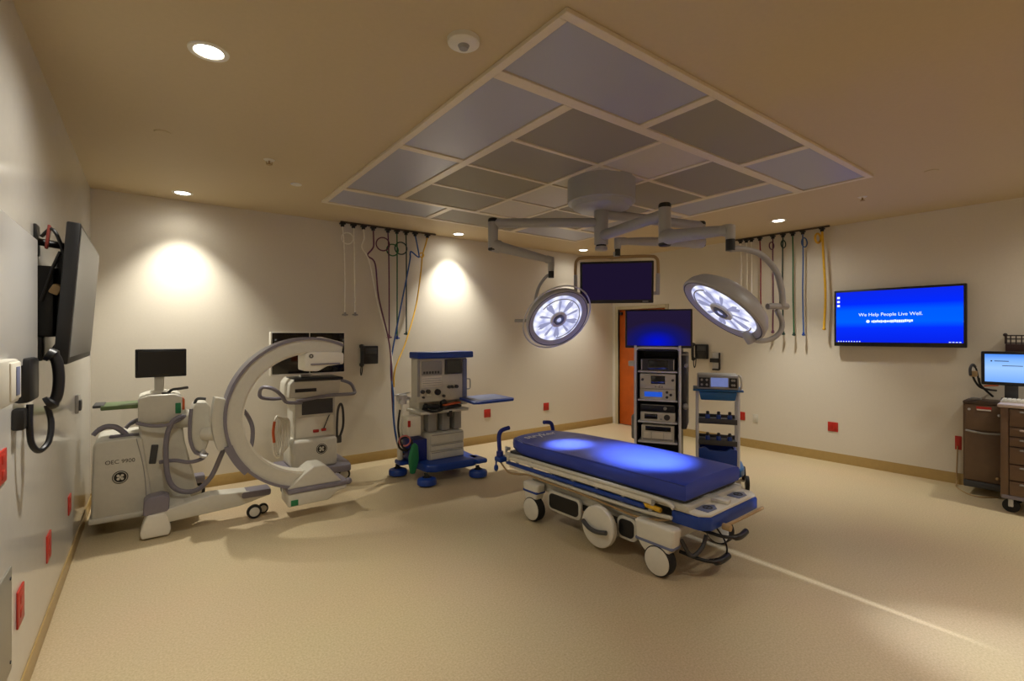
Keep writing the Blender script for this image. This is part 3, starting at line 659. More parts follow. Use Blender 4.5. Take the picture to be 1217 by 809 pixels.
# cross arm housing, pivot and C mount
YC = 4.72
b = cb(); b.prism([(0.265, 0.74), (0.275, 1.0), (0.30, 1.045), (0.385, 1.045), (0.41, 1.01), (0.41, 0.74), (0.385, 0.64), (0.345, 0.60), (0.29, 0.65)], (0, 4.95, 0), X_, Z_, (0, 0.24, 0), bev=0.02, seg=3); ch = b.make('cross_arm_housing', M_cream, ca)
b = cb(); b.tube([(0.272, 4.95, 1.0), (0.262, 4.945, 0.88), (0.265, 4.945, 0.74), (0.30, 4.945, 0.63), (0.36, 4.945, 0.60)], 0.014, n=10); b.make('housing_trim', M_mauve, ch)
b = cb(); b.cyl((0.2, 5.15, 0.9), (0.3, 5.1, 0.9), 0.08, n=24); b.make('cross_arm', M_cream, ca)
b = cb(); b.tube([(0.30, 5.0, 1.04), (0.32, 4.98, 1.08), (0.38, 4.97, 1.075)], 0.012, n=8); b.make('lock_lever', M_dgrey, ca)
b = cb(); b.cyl((0.37, 4.98, 0.775), (0.52, 4.84, 0.775), 0.06, n=24, bev=0.008); b.make('pivot_joint', M_white, ca)
b = cb(); b.tube([(0.43, 4.92, 0.86), (0.46, 4.88, 0.89), (0.50, 4.86, 0.88)], 0.012, n=8); b.make('lock_lever', M_mauve, ca)
b = cb(); b.tube([(0.365, 4.95, 0.63), (0.345, 4.93, 0.60), (0.38, 4.92, 0.585)], 0.02, n=8); b.make('brake_knob', M_steel, ca)
CCX, CCZ, CR = 1.155, 0.93, 0.672
def cpt(a, r): return (CCX + r*math.cos(a), CCZ + r*math.sin(a))
# the ring: I-shaped section swept from 63 deg over the left to -82 deg
a0, a1 = math.radians(64), math.radians(360-88)
def arc_band(bb, r0, r1, y0, y1, a0=a0, a1=a1, n=60):
    rings = []
    for i in range(n+1):
        a = a0 + (a1-a0)*i/n
        q = []
        for r_, y_ in ((r0, y0), (r1, y0), (r1, y1), (r0, y1)):
            x, z = cpt(a, r_); q.append(bb.bm.verts.new((x, y_, z)))
        rings.append(q)
    for A_, B_ in zip(rings, rings[1:]):
        for j in range(4): bb.bm.faces.new((A_[j], A_[(j+1) % 4], B_[(j+1) % 4], B_[j]))
    bb.bm.faces.new(rings[0][::-1]); bb.bm.faces.new(rings[-1])
    bmesh.ops.recalc_face_normals(bb.bm, faces=bb.bm.faces[:])
    return bb
ring = arc_band(cb(), 0.545, CR-0.012, YC-0.10, YC+0.07).make('c_ring', M_cream, ca, ang=25)
arc_band(cb(), CR-0.015, CR+0.008, YC-0.115, YC+0.085).make('ring_outer_edge', M_mauve, ring, ang=25)
arc_band(cb(), 0.528, 0.55, YC-0.085, YC+0.055).make('ring_inner_track', M_white, ring, ang=25)
# holder pad on the ring
bb = cb(); arc_band(bb, CR-0.02, CR+0.085, YC-0.075, YC+0.09, math.radians(166), math.radians(200), 14); bb.make('ring_holder', M_cream, ca, ang=25)
bb = cb(); arc_band(bb, CR-0.02, CR+0.04, YC-0.118, YC+0.09, math.radians(199), math.radians(222), 10); bb.make('ring_brake_cover', M_mauve, ca, ang=25)
# upper tube head and its arm
b = cb(); b.prism([(1.10, 1.305), (1.10, 1.45), (1.13, 1.475), (1.40, 1.475), (1.45, 1.46), (1.45, 1.36), (1.30, 1.345), (1.22, 1.30)], (0, YC-0.13, 0), X_, Z_, (0, 0.26, 0), bev=0.015, seg=3); th = b.make('image_detector', M_white, ca)
emblem(ca, (1.155, YC-0.132, 1.44), 0.02, co)
b = cb(); b.prism([(1.19, 1.45), (1.44, 1.45), (1.46, 1.56), (1.25, 1.615)], (0, YC-0.09, 0), X_, Z_, (0, 0.15, 0), bev=0.01); b.make('detector_neck', M_cream, ca)
b = cb(); b.box((1.28, YC-0.135, 1.365), (0.26, 0.02, 0.014), bev=0.004); b.make('detector_grip', M_mauve, th)
# lower x-ray head
b = cb(); b.prism([(0.955, 0.27), (1.02, 0.33), (1.12, 0.41), (1.17, 0.445), (1.26, 0.445), (1.31, 0.415), (1.43, 0.27)], (0, YC-0.14, 0), X_, Z_, (0, 0.26, 0), bev=0.015, seg=3); xh = b.make('tube_housing', M_cream, ca)
b = cb(); b.prism([(0.955, 0.235), (1.485, 0.235), (1.485, 0.275), (0.955, 0.275)], (0, YC-0.165, 0), X_, Z_, (0, 0.31, 0), bev=0.012); b.make('housing_band', M_mauve, xh)
b = cb(); b.prism([(0.96, 0.235), (1.47, 0.235), (1.46, 0.195), (1.39, 0.19), (1.30, 0.125), (0.96, 0.12)], (0, YC-0.155, 0), X_, Z_, (0, 0.29, 0), bev=0.012, seg=3); lx = b.make('collimator_tray', M_cream, ca)
b = cb(); b.box((1.01, YC-0.157, 0.155), (0.06, 0.006, 0.05), bev=0.002); b.make('warning_label', M_green, lx)
b = cb(); b.sph((1.485, YC-0.15, 0.265), 0.03); b.make('corner_bumper', M_mauve, xh)
# base legs, casters
b = cb(); b.prism([(0.0, 0.14), (0.12, 0.11), (0.62, 0.135), (0.86, 0.19), (0.86, 0.24), (0.66, 0.255), (0.40, 0.275), (0.22, 0.24), (0.0, 0.2)], (0, 4.82, 0), X_, Z_, (0, 0.16, 0), bev=0.012, seg=3); lg = b.make('base_leg', M_cream, ca)
b = cb(); b.box((0.75, 4.9, 0.22), (0.24, 0.172, 0.065), rot=(0, 0.02, 0), bev=0.02); b.make('leg_cap', M_mauve, lg)
b = cb(); b.box2((0.0, 4.85, 0.12), (0.28, 5.6, 0.24), bev=0.03); b.make('chassis', M_cream, ca)
b = cb(); b.box2((0.05, 4.835, 0.10), (0.14, 4.9, 0.2), bev=0.01); b.make('chassis_gap', M_black, ca)
def caster(x, y, r, wd, name='caster', ax=Y_, parent=ca, o0=co, m=M_rubber, hub=M_cream):
    b = B(o0); c = V((x, y, r)); b.cyl(c-ax*wd/2, c+ax*wd/2, r, n=32, bev=0.006); wh = b.make(name, m, parent)
    b = B(o0); b.cyl(c-ax*(wd/2+0.003), c+ax*(wd/2+0.003), r*0.68, n=28, bev=0.003); b.make('wheel_hub', hub, wh)
    return wh
caster(0.735, 4.84, 0.06, 0.035); caster(0.82, 4.93, 0.045, 0.03)
caster(0.34, 5.72, 0.09, 0.05)
b = cb(); b.box((0.34, 5.7, 0.22), (0.17, 0.14, 0.08), bev=0.02); b.make('caster_fender', M_mauve, ca)
# near outrigger caster
b = cb(); b.prism([(-0.055, 0.19), (0.115, 0.19), (0.12, 0.32), (0.07, 0.345), (-0.02, 0.335), (-0.05, 0.31)], (0, 4.82, 0), X_, Z_, (0, 0.14, 0), bev=0.015, seg=3); b.make('caster_fender', M_mauve, ca)
b = cb(); b.prism([(-0.065, 0.012), (0.115, 0.012), (0.13, 0.06), (0.11, 0.15), (0.09, 0.195), (-0.03, 0.195), (-0.055, 0.13), (-0.075, 0.06)], (0, 4.81, 0), X_, Z_, (0, 0.14, 0), bev=0.015, seg=3); b.make('caster_cover', M_white, ca)
caster(0.02, 4.9, 0.08, 0.08, hub=M_rubber)
caster(-0.34, 5.62, 0.075, 0.05)
# cables
b = cb(); b.tube([pY(218, 494, 5.05), pY(206, 500, 5.03), pY(198, 520, 5.03), pY(198, 556, 5.02), pY(204, 576, 5.0), pY(218, 584, 4.98), pY(236, 581, 4.95), pY(251, 566, 4.9), pY(261, 545, 4.85), pY(268, 528, 4.84)], 0.020, n=12); b.make('power_cable', M_mauve, ca)
b = cb(); b.tube([pY(190, 549, 5.08), pY(208, 547, 5.02), pY(225, 549, 4.98), pY(240, 545, 4.97), pY(246, 538, 4.97)], 0.016, n=10); b.make('signal_cable', M_mauve, ca)
b = cb(); b.tube([pY(284, 484, 4.85), pY(293, 492, 4.86), pY(300, 508, 4.88), pY(299, 528, 4.9), pY(294, 538, 4.9)], 0.018, n=10); b.make('loop_cable', M_mauve, ca)

# ================================================================== MONITOR WORKSTATION (behind the ring)
wo = V((1.42, 5.6, 0))
ws = thing('monitor_workstation', 'cream monitor cart seen through the ring of the x-ray machine', 'monitor cart', wo)
def wb(): return B(wo)
b = wb(); b.prism([(1.08, 5.3), (1.75, 5.3), (1.78, 5.45), (1.78, 5.9), (1.08, 5.9)], (0, 0, 0.15), X_, Y_, (0, 0, 0.075), bev=0.015); b.make('base', M_mauve, ws)
for x, y in ((1.12, 5.34), (1.73, 5.5), (1.12, 5.86), (1.73, 5.86)): caster(x, y, 0.07, 0.045, parent=ws, o0=wo)
b = wb(); b.box2((1.17, 5.38, 0.22), (1.63, 5.85, 0.53), bev=0.035, seg=3); lb = b.make('lower_cabinet', M_cream, ws)
emblem(ws, (1.46, 5.378, 0.415), 0.055, wo)
b = wb(); b.box2((1.21, 5.46, 0.5), (1.63, 5.82, 0.98), bev=0.01); ub = b.make('upper_cabinet', M_cream, ws)
b = wb(); b.box2((1.28, 5.455, 0.78), (1.60, 5.48, 0.94)); b.make('drawer_recess', M_dgrey, ub)
b = wb(); b.box2((1.22, 5.452, 0.54), (1.61, 5.47, 0.755), bev=0.005); b.make('front_panel', M_white, ub)
b = wb(); b.box((1.42, 5.45, 0.60), (0.06, 0.03, 0.03), bev=0.006); b.box((1.50, 5.45, 0.605), (0.05, 0.03, 0.03), bev=0.006); b.make('clip', M_red, ub)
b = wb(); b.tube([(1.5, 5.44, 0.62), (1.54, 5.44, 0.72), (1.56, 5.445, 0.76)], 0.005, n=6); b.make('pull_cord', M_dgrey, ub)
b = wb(); b.prism([(1.13, 0.98), (1.64, 0.98), (1.66, 1.15), (1.62, 1.17), (1.18, 1.17), (1.14, 1.12)], (0, 5.36, 0), X_, Z_, (0, 0.46, 0), bev=0.012, seg=2); kb = b.make('control_desk', M_cream, ws)
b = wb(); b.box2((1.18, 5.345, 1.145), (1.68, 5.75, 1.175), bev=0.008); b.make('keyboard', M_black, kb)
b = wb(); b.box2((1.19, 5.35, 1.035), (1.40, 5.37, 1.07)); b.make('disc_slot', M_black, kb)
b = wb(); b.tube([(1.25, 5.33, 0.93), (1.10, 5.30, 0.95), (1.05, 5.28, 1.02), (0.98, 5.3, 1.09), (0.90, 5.36, 1.11), (0.875, 5.42, 1.07), (0.89, 5.46, 1.0), (1.0, 5.5, 0.97), (1.1, 5.5, 0.97)], 0.018, n=10)
b.tube([(1.2, 5.33, 0.95), (1.5, 5.32, 0.985), (1.68, 5.33, 0.985), (1.80, 5.36, 0.985), (1.83, 5.45, 1.02), (1.82, 5.55, 1.08), (1.72, 5.6, 1.12), (1.64, 5.6, 1.12)], 0.018, n=10); b.make('handle_rail', M_mauve, ws)
b = wb(); b.box2((1.3, 5.6, 1.15), (1.42, 5.68, 1.3), bev=0.01); b.make('monitor_neck', M_cream, ws)
for x0, x1, lab in ((1.0, 1.37, ''), (1.375, 1.745, '')):
    b = wb(); b.box2((x0-0.012, 5.52, 1.205), (x1, 5.60, 1.665), bev=0.008); mm = b.make('monitor', M_white, ws)
    b = wb(); b.box2((x0+0.003, 5.512, 1.22), (x1-0.002, 5.53, 1.652), bev=0.004); b.make('screen', M_screen, mm)
b = wb()
for i in range(5):
    x_, y_ = 1.03+0.022*i, 5.38+0.025*i
    b.tube([(x_, y_, 0.80-0.01*i), (x_+0.045, y_+0.03, 0.72), (x_+0.05, y_+0.04, 0.55), (x_+0.02, y_+0.02, 0.39+0.015*i), (x_-0.035, y_-0.02, 0.44), (x_-0.045, y_-0.03, 0.62), (x_-0.03, y_-0.02, 0.76)], 0.011, n=8, closed=True)
cc = b.make('coiled_cable', M_white, ws)
for v_ in range(1):
    b = wb(); b.tube([(0.995, 5.345, 0.76), (0.98, 5.335, 0.66), (0.99, 5.34, 0.55)], 0.013, n=8); b.make('orange_band', M_orange, cc)
b = wb(); b.tube([(1.66, 5.5, 0.50), (1.645, 5.46, 0.62), (1.65, 5.44, 0.80), (1.68, 5.44, 0.87), (1.71, 5.46, 0.80), (1.72, 5.48, 0.62), (1.69, 5.5, 0.5)], 0.013, n=10); b.box((1.675, 5.5, 0.47), (0.06, 0.04, 0.08), bev=0.01); b.make('hand_control', M_dgrey, ws)

# ================================================================== ANESTHESIA MACHINE
ao = V((2.75, 5.1, 0))
an = thing('anesthesia_machine', 'beige anesthesia machine with blue top, side tray and blue wheeled base', 'anesthesia machine', ao)
def ab(): return B(ao)
b = ab(); b.prism([(2.42, 4.84), (2.52, 4.78), (3.0, 4.76), (3.10, 4.82), (3.12, 5.2), (3.05, 5.5), (2.45, 5.5), (2.38, 5.2)], (0, 0, 0.115), X_, Y_, (0, 0, 0.085), bev=0.02, seg=3); b.make('base', M_blue, an)
for x, y, sx in ((2.40, 4.78, 0), (3.02, 4.72, 0), (2.30, 5.32, 0), (3.08, 5.42, 0)):
    b = ab(); b.lathe([(0.05, 0.09), (0.095, 0.075), (0.105, 0.06), (0.105, 0.018), (0.098, 0.012), (0.06, 0.01)], Matrix.Translation((x, y, 0)), n=32); cs_ = b.make('caster_bumper', M_blue, an)
    b = ab(); b.cyl((x-0.02, y, 0.055), (x+0.02, y, 0.055), 0.055, n=24); b.cyl((x, y, 0.07), (x, y+0.02, 0.13), 0.022); b.make('caster', M_rubber, cs_)
b = ab(); b.box2((2.28, 5.22, 0.13), (2.42, 5.38, 0.18), bev=0.015); b.make('base_arm', M_blue, an)
b = ab(); b.box2((3.0, 4.7, 0.145), (3.14, 4.95, 0.20), bev=0.02); b.make('base_arm', M_blue, an)
# drawers
b = ab(); b.box2((2.54, 5.0, 0.20), (2.99, 5.45, 0.50), bev=0.008); dc = b.make('drawer_cabinet', M_cream, an)
for z0, z1 in ((0.205, 0.295), (0.30, 0.375), (0.38, 0.495)):
    b = ab(); b.box2((2.545, 4.978, z0), (2.985, 5.005, z1), bev=0.01); dr = b.make('drawer', M_cream, dc)
    b = ab(); b.box2((2.56, 4.972, z1-0.014), (2.97, 4.985, z1-0.006)); b.make('drawer_pull', M_grey, dr)
b = ab(); b.box2((2.36, 5.06, 0.19), (2.545, 5.45, 0.44), bev=0.01); b.make('lower_side_panel', M_navy, an)
# back column and upper housing
b = ab(); b.box2((2.50, 5.18, 0.48), (3.06, 5.46, 0.88), bev=0.01); b.make('back_panel', M_cream, an)
b = ab()
for x0 in (2.56, 2.74, 2.90): b.box2((x0, 5.06, 0.51), (x0+0.10, 5.2, 0.72), bev=0.01)
b.make('vaporizer_block', M_grey, an)
b = ab(); b.box2((2.42, 4.97, 0.73), (3.05, 5.36, 0.765), bev=0.012); b.make('work_surface', M_cream, an)
b = ab()
b.sph((2.62, 5.04, 0.80), 0.05, (1.5, 0.9, 0.7)); b.sph((2.52, 5.05, 0.81), 0.035); b.cyl((2.50, 5.0, 0.82), (2.62, 5.0, 0.82), 0.018); b.box((2.82, 5.02, 0.795), (0.26, 0.10, 0.03), bev=0.008); b.sph((2.75, 5.05, 0.835), 0.045); b.tube([(2.45, 5.0, 0.8), (2.55, 4.96, 0.76), (2.66, 4.95, 0.77), (2.75, 4.98, 0.8)], 0.014); b.cyl((2.80, 4.99, 0.75), (2.80, 4.99, 0.68), 0.03); b.make('breathing_valves', M_black, an)
b = ab(); b.box((2.83, 5.0, 0.825), (0.22, 0.07, 0.018), rot=(0, -0.08, 0), bev=0.006); b.make('strap', M_orange, an)
b = ab(); b.box2((2.415, 5.04, 0.86), (3.06, 5.22, 1.36), bev=0.012); up = b.make('upper_housing', M_cream, an)
b = ab(); b.box2((2.412, 5.03, 0.93), (2.44, 5.05, 1.345), bev=0.004); b.make('left_post', M_grey, up)
b = ab(); b.box2((3.0, 5.028, 0.86), (3.058, 5.05, 1.345), bev=0.004); b.make('right_post', M_bluegrey, up)
b = ab(); b.box2((2.46, 5.028, 1.17), (2.72, 5.05, 1.33), bev=0.006); pa = b.make('gauge_panel', M_grey, up)
b = ab()
for i in range(6): b.box((2.49+i*0.036, 5.026, 1.20), (0.02, 0.006, 0.028), bev=0.002)
b.make('panel_button', M_dgrey, pa)
b = ab(); b.box2((2.46, 5.03, 1.03), (2.72, 5.05, 1.155), bev=0.006); pb_ = b.make('louver_panel', M_white, up)
b = ab()
for i in range(4): b.box2((2.47, 5.0275, 1.05+i*0.026), (2.71, 5.032, 1.055+i*0.026))
b.make('louver', M_grey, pb_)
b = ab(); b.box2((2.76, 5.012, 1.17), (2.98, 5.05, 1.345), bev=0.006); mn = b.make('display', M_dgrey, up)
b = ab(); b.box2((2.775, 5.009, 1.185), (2.965, 5.015, 1.333)); b.make('display_screen', M_screen, mn)
for x, z, r in ((2.47, 0.985, 0.022), (2.54, 0.985, 0.024), (2.66, 0.97, 0.035), (2.81, 1.02, 0.018), (2.85, 1.02, 0.018), (2.91, 1.02, 0.02), (2.48, 0.92, 0.012), (2.74, 0.92, 0.016)):
    b = ab(); b.cyl((x, 5.045, z), (x, 5.005, z), r, n=20, bev=0.004); b.make('control_knob', M_dgrey if r != 0.035 else M_black, up)
b = ab()
for x in (2.46, 2.53, 2.56): b.cyl((x, 5.03, 0.945), (x, 5.012, 0.945), 0.012, n=14)
b.make('gauge', M_white, up)
b = ab(); b.prism([(2.40, 5.0), (3.12, 4.98), (3.13, 5.02), (3.10, 5.25), (2.405, 5.25)], (0, 0, 1.36), X_, Y_, (0, 0, 0.075), bev=0.015, seg=3); b.make('top_shelf', M_blue, an)
b = ab(); b.tube([(3.06, 5.06, 0.98), (3.10, 5.05, 0.98), (3.115, 5.05, 1.0), (3.115, 5.05, 1.08), (3.10, 5.05, 1.1), (3.06, 5.06, 1.1)], 0.008, n=8); b.make('side_grip', M_grey, an)
b = ab(); b.box2((2.98, 5.0, 0.80), (3.05, 5.2, 0.86), bev=0.008); b.make('tray_bracket', M_cream, an)
b = ab(); b.prism([(2.87, 4.60), (2.93, 4.55), (3.42, 4.57), (3.47, 4.63), (3.49, 5.04), (3.43, 5.09), (2.98, 5.09), (2.95, 5.02)], (0, 0, 0.855), X_, Y_, (0, 0, 0.03), bev=0.01); tr = b.make('side_tray', M_blue, an)
b = ab(); b.prism([(2.92, 4.62), (3.41, 4.62), (3.44, 5.04), (3.0, 5.04)], (0, 0, 0.883), X_, Y_, (0, 0, 0.006)); b.make('tray_surface', M_bluegrey, tr)
# left side gear
b = ab(); b.cyl((2.36, 5.15, 0.91), (2.24, 5.1, 0.91), 0.02); b.cyl((2.26, 5.1, 0.86), (2.26, 5.1, 0.96), 0.045, n=24); b.cyl((2.20, 5.1, 0.93), (2.30, 5.1, 0.93), 0.04, n=24); b.cyl((2.17, 5.1, 0.96), (2.36, 5.14, 0.975), 0.008); b.make('cylinder_valve', M_steel, an)
b = ab(); b.cyl((2.29, 5.24, 0.2), (2.29, 5.24, 0.88), 0.032, n=28, bev=0.012); b.make('gas_cylinder', M_white, an)
b = ab(); b.box2((2.28, 5.0, 0.50), (2.44, 5.16, 0.72), bev=0.012); sb = b.make('suction_box', M_white, an)
b = ab(); b.box((2.292, 4.998, 0.645), (0.03, 0.02, 0.07), bev=0.005); b.make('valve_cap', M_red, sb)
b = ab(); b.torus((2.27, 5.05, 0.42), (0.3, 1, 0), 0.075, 0.012, N=28); b.tube([(2.22, 5.08, 0.8), (2.19, 5.06, 0.6), (2.22, 5.04, 0.42), (2.29, 5.03, 0.34)], 0.012); b.make('breathing_hose', M_black, an)
b = ab(); b.torus((2.25, 5.02, 0.46), (0.4, 1, 0.2), 0.06, 0.009, N=28); b.make('pink_hose', mat('pink_hose_rubber', (190, 110, 105), 0.5), an)
b = ab(); b.prism([(2.305, 0.42), (2.345, 0.44), (2.375, 0.40), (2.385, 0.25), (2.34, 0.1), (2.285, 0.1), (2.265, 0.28)], (0, 4.93, 0), X_, Z_, (0, 0.05, 0), bev=0.018, seg=3); b.make('breathing_bag', M_green, an)

# ================================================================== VIDEO TOWER
to = V((4.43, 3.31, 0)); TR = math.radians(-60)
tw = thing('video_equipment_tower', 'tall black equipment tower with large monitor behind the gurney', 'equipment tower', to, TR)
# local: -Y front, x across (width .48)
b = B(); b.box2((-0.29, -0.02, 0.08), (0.29, 0.55, 0.16), bev=0.02); b.make('base', M_dgrey, tw)
for x in (-0.25, 0.25):
    for y in (0.04, 0.48): caster(x, y, 0.05, 0.04, parent=tw, o0=V((0, 0, 0)))
b = B(); b.box2((-0.235, 0.03, 0.16), (-0.21, 0.52, 1.48), bev=0.008); b.box2((0.21, 0.03, 0.16), (0.235, 0.52, 1.48), bev=0.008); b.box2((-0.235, 0.5, 0.16), (0.235, 0.52, 1.48)); b.box2((-0.235, 0.03, 1.455), (0.235, 0.52, 1.48), bev=0.008); b.make('cabinet_shell', M_black, tw)
b = B(); b.tube([(-0.235, 0.015, 0.16), (-0.235, 0.015, 1.40), (-0.225, 0.015, 1.47), (-0.19, 0.015, 1.488), (0, 0.015, 1.49), (0.19, 0.015, 1.488), (0.225, 0.015, 1.47), (0.235, 0.015, 1.40), (0.235, 0.015, 0.16)], 0.014, n=12, k=8); b.make('front_frame', M_silver, tw)
SHZ = (0.46, 0.68, 0.92, 1.235)
for z in SHZ:
    b = B(); b.box2((-0.21, 0.02, z-0.018), (0.21, 0.5, z), bev=0.003); b.make('shelf', M_silver, tw)
b = B(); b.box2((0.236, 0.1, 0.6), (0.30, 0.45, 1.44), bev=0.02); b.make('cable_channel', M_dgrey, tw)
b = B(); b.box2((-0.30, 0.12, 0.45), (-0.236, 0.3, 0.72), bev=0.02); b.make('side_bin', M_grey, tw)
b = B(); b.box2((-0.32, 0.05, 1.28), (-0.236, 0.12, 1.34), bev=0.01); b.make('camera_holder', M_white, tw)
b = B(); b.sph((0.29, 0.06, 0.86), 0.03, (1, 1, 1.2)); b.sph((0.3, 0.05, 1.30), 0.025); b.cyl((0.25, 0.05, 1.42), (0.32, 0.03, 1.42), 0.012); b.make('cable_hook', M_grey, tw)
b = B(); b.box2((-0.06, 0.2, 1.48), (0.06, 0.28, 1.62), bev=0.01); b.make('monitor_neck', M_dgrey, tw)
mtx = Matrix.Translation((0.0, 0.11, 1.70)) @ Matrix.Rotation(math.radians(7), 4, 'Z')
b = B(); b.box((0, 0, 0), (0.715, 0.05, 0.43), bev=0.01); b.box((0, 0.04, 0), (0.5, 0.05, 0.3), bev=0.02); tm = b.make('monitor', M_black, tw, mtx)
b = B(); b.box((0, -0.026, 0.005), (0.672, 0.003, 0.385)); b.make('screen', M_glow, tm)
tmat = Matrix.Translation(to) @ Matrix.Rotation(TR, 4, 'Z')
def on_tower(name, label, z, build, cat='medical device'):
    t = thing(name, label, cat, tmat @ V((0, 0.25, z)), TR); build(t); return t
def dev(t, w_, h_, d_, m, name='casing', yf=-0.21):
    b = B(); b.box2((-w_/2, yf, 0), (w_/2, yf+d_, h_), bev=0.008); return b.make(name, m, t)
def bx(t, name, m, x0, x1, z0, z1, y0=-0.214, y1=-0.2, bev=0.002):
    b = B(); b.box2((x0, y0, z0), (x1, y1, z1), bev=bev); return b.make(name, m, t)
def kn(t, x, z, r, m=M_dgrey, y0=-0.225):
    b = B(); b.cyl((x, -0.2, z), (x, y0, z), r, n=24, bev=0.003); return b.make('knob', m, t)
def d1(t): dev(t, 0.36, 0.135, 0.35, M_dgrey); bx(t, 'display', M_screen, -0.10, 0.11, 0.02, 0.12); bx(t, 'side_grip', M_steel, -0.175, -0.165, 0.01, 0.125); bx(t, 'side_grip', M_steel, 0.165, 0.175, 0.01, 0.125)
on_tower('touch_panel_recorder', 'black recorder with dark display on the topmost tower shelf', SHZ[3], d1)
def d2(t): dev(t, 0.38, 0.115, 0.36, M_cream); bx(t, 'display', M_lcdblue, -0.14, 0.05, 0.03, 0.085); [kn(t, x, z, 0.014) for x, z in ((0.10, 0.085), (0.10, 0.03), (0.14, 0.058))]
on_tower('insufflator', 'white unit with bright blue display strip on the second tower shelf', SHZ[2], d2)
def d3(t): dev(t, 0.38, 0.165, 0.36, M_cream); bx(t, 'display', M_screen, -0.07, 0.08, 0.055, 0.145); [kn(t, x, 0.1, 0.014) for x in (-0.16, 0.16)]; [kn(t, x, 0.025, 0.009, M_grey) for x in (-0.02, 0.02, 0.05)]
on_tower('camera_console', 'taller white unit with grey display resting on the blue display unit', SHZ[2]+0.117, d3)
def d4(t): dev(t, 0.37, 0.10, 0.36, M_cream); bx(t, 'display', M_screen, -0.14, 0.0, 0.025, 0.08); kn(t, 0.10, 0.05, 0.032); bx(t, 'indicator', M_grey, 0.025, 0.05, 0.02, 0.035)
on_tower('light_source', 'white unit with one big round dial on the third tower shelf', SHZ[1], d4)
def d5(t): dev(t, 0.37, 0.085, 0.36, M_black); kn(t, 0.08, 0.045, 0.018, M_grey); bx(t, 'trim_line', M_grey, -0.17, 0.17, 0.074, 0.080)
on_tower('video_processor', 'flat black unit stacked on the white unit with the dial', SHZ[1]+0.102, d5)
def d6(t): dev(t, 0.35, 0.175, 0.34, M_cream); bx(t, 'display', M_screen, -0.13, 0.14, 0.115, 0.165); bx(t, 'paper_tray', M_grey, -0.16, 0.16, 0.012, 0.03); bx(t, 'center_latch', M_white, -0.06, 0.06, 0.03, 0.1); bx(t, 'side_flap', M_white, -0.15, -0.07, 0.03, 0.1); bx(t, 'side_flap', M_white, 0.07, 0.15, 0.03, 0.1)
on_tower('image_printer', 'cream printer with black top strip on the lowest visible tower shelf', SHZ[0], d6)

# ================================================================== ELECTROSURGERY CART
eo = V((4.87, 2.86, 0)); ER = math.radians(-57)
ec = thing('electrosurgery_cart', 'slim silver and blue cart with open shelves right of the gurney', 'medical cart', eo, ER)
emat_ = Matrix.Translation(eo) @ Matrix.Rotation(ER, 4, 'Z')
b = B(); b.prism([(-0.22, -0.02), (0.22, -0.02), (0.27, 0.1), (0.27, 0.42), (-0.24, 0.42), (-0.24, 0.1)], (0, 0, 0.12), X_, Y_, (0, 0, 0.09), bev=0.02, seg=3); b.make('base', M_teal, ec)
b = B(); b.prism([(-0.19, 0.2), (-0.19, 0.40), (-0.13, 0.42), (-0.08, 0.385), (0.08, 0.385), (0.13, 0.42), (0.19, 0.40), (0.19, 0.2)], (0, 0.02, 0), X_, Z_, (0, 0.03, 0), bev=0.008); b.box2((-0.19, 0.05, 0.2), (-0.175, 0.4, 0.38)); b.box2((0.175, 0.05, 0.2), (0.19, 0.4, 0.38)); b.box2((-0.19, 0.38, 0.2), (0.19, 0.4, 0.38)); b.make('lower_bin', M_blue, ec)
for x in (-0.22, 0.285):
    for y in (0.0, 0.40): caster(x, y, 0.075, 0.035, ax=X_, parent=ec, o0=V((0, 0, 0)), hub=M_grey)
for x in (-0.205, 0.205):
    b = B(); b.box2((x-0.016, 0.03, 0.2), (x+0.016, 0.075, 1.04), bev=0.008); b.box2((x-0.016, 0.32, 0.2), (x+0.016, 0.36, 1.04), bev=0.008); b.make('upright_post', M_silver, ec)
for z in (0.50, 0.73):
    b = B(); b.box2((-0.19, 0.0, z-0.055), (0.19, 0.36, z-0.035), bev=0.004); b.box2((-0.19, 0.0, z-0.055), (0.19, 0.015, z), bev=0.004); b.box2((-0.19, 0.345, z-0.055), (0.19, 0.36, z), bev=0.004); b.make('shelf', M_dgrey, ec)
b = B(); b.box2((-0.25, -0.02, 1.025), (0.25, 0.38, 1.045), bev=0.006); b.make('top_shelf', M_teal, ec)
b = B(); b.prism([(-0.19, 1.02), (0.19, 1.02), (0.17, 0.93), (-0.17, 0.93)], (0, -0.01, 0), X_, Z_, (0, 0.3, 0), bev=0.012); b.make('accessory_bin', M_teal, ec)
b = B(); b.tube([(0.215, 0.02, 1.04), (0.235, -0.005, 1.1), (0.225, 0.02, 1.18), (0.2, 0.1, 1.2)], 0.012, n=10); b.make('push_handle', M_white, ec)
t = thing('electrosurgical_generator', 'grey electrosurgical generator with lit display on top of the slim cart', 'medical device', emat_ @ V((0, 0.17, 1.047)), ER)
b = B(); b.prism([(-0.18, 0), (-0.17, 0.12), (-0.14, 0.155), (0.16, 0.155), (0.19, 0.0)], (0, 0, 0), Y_, Z_, (0.41, 0, 0), bev=0.012)
o = b.make('casing', M_grey, t); o.location = (-0.205, 0, 0)
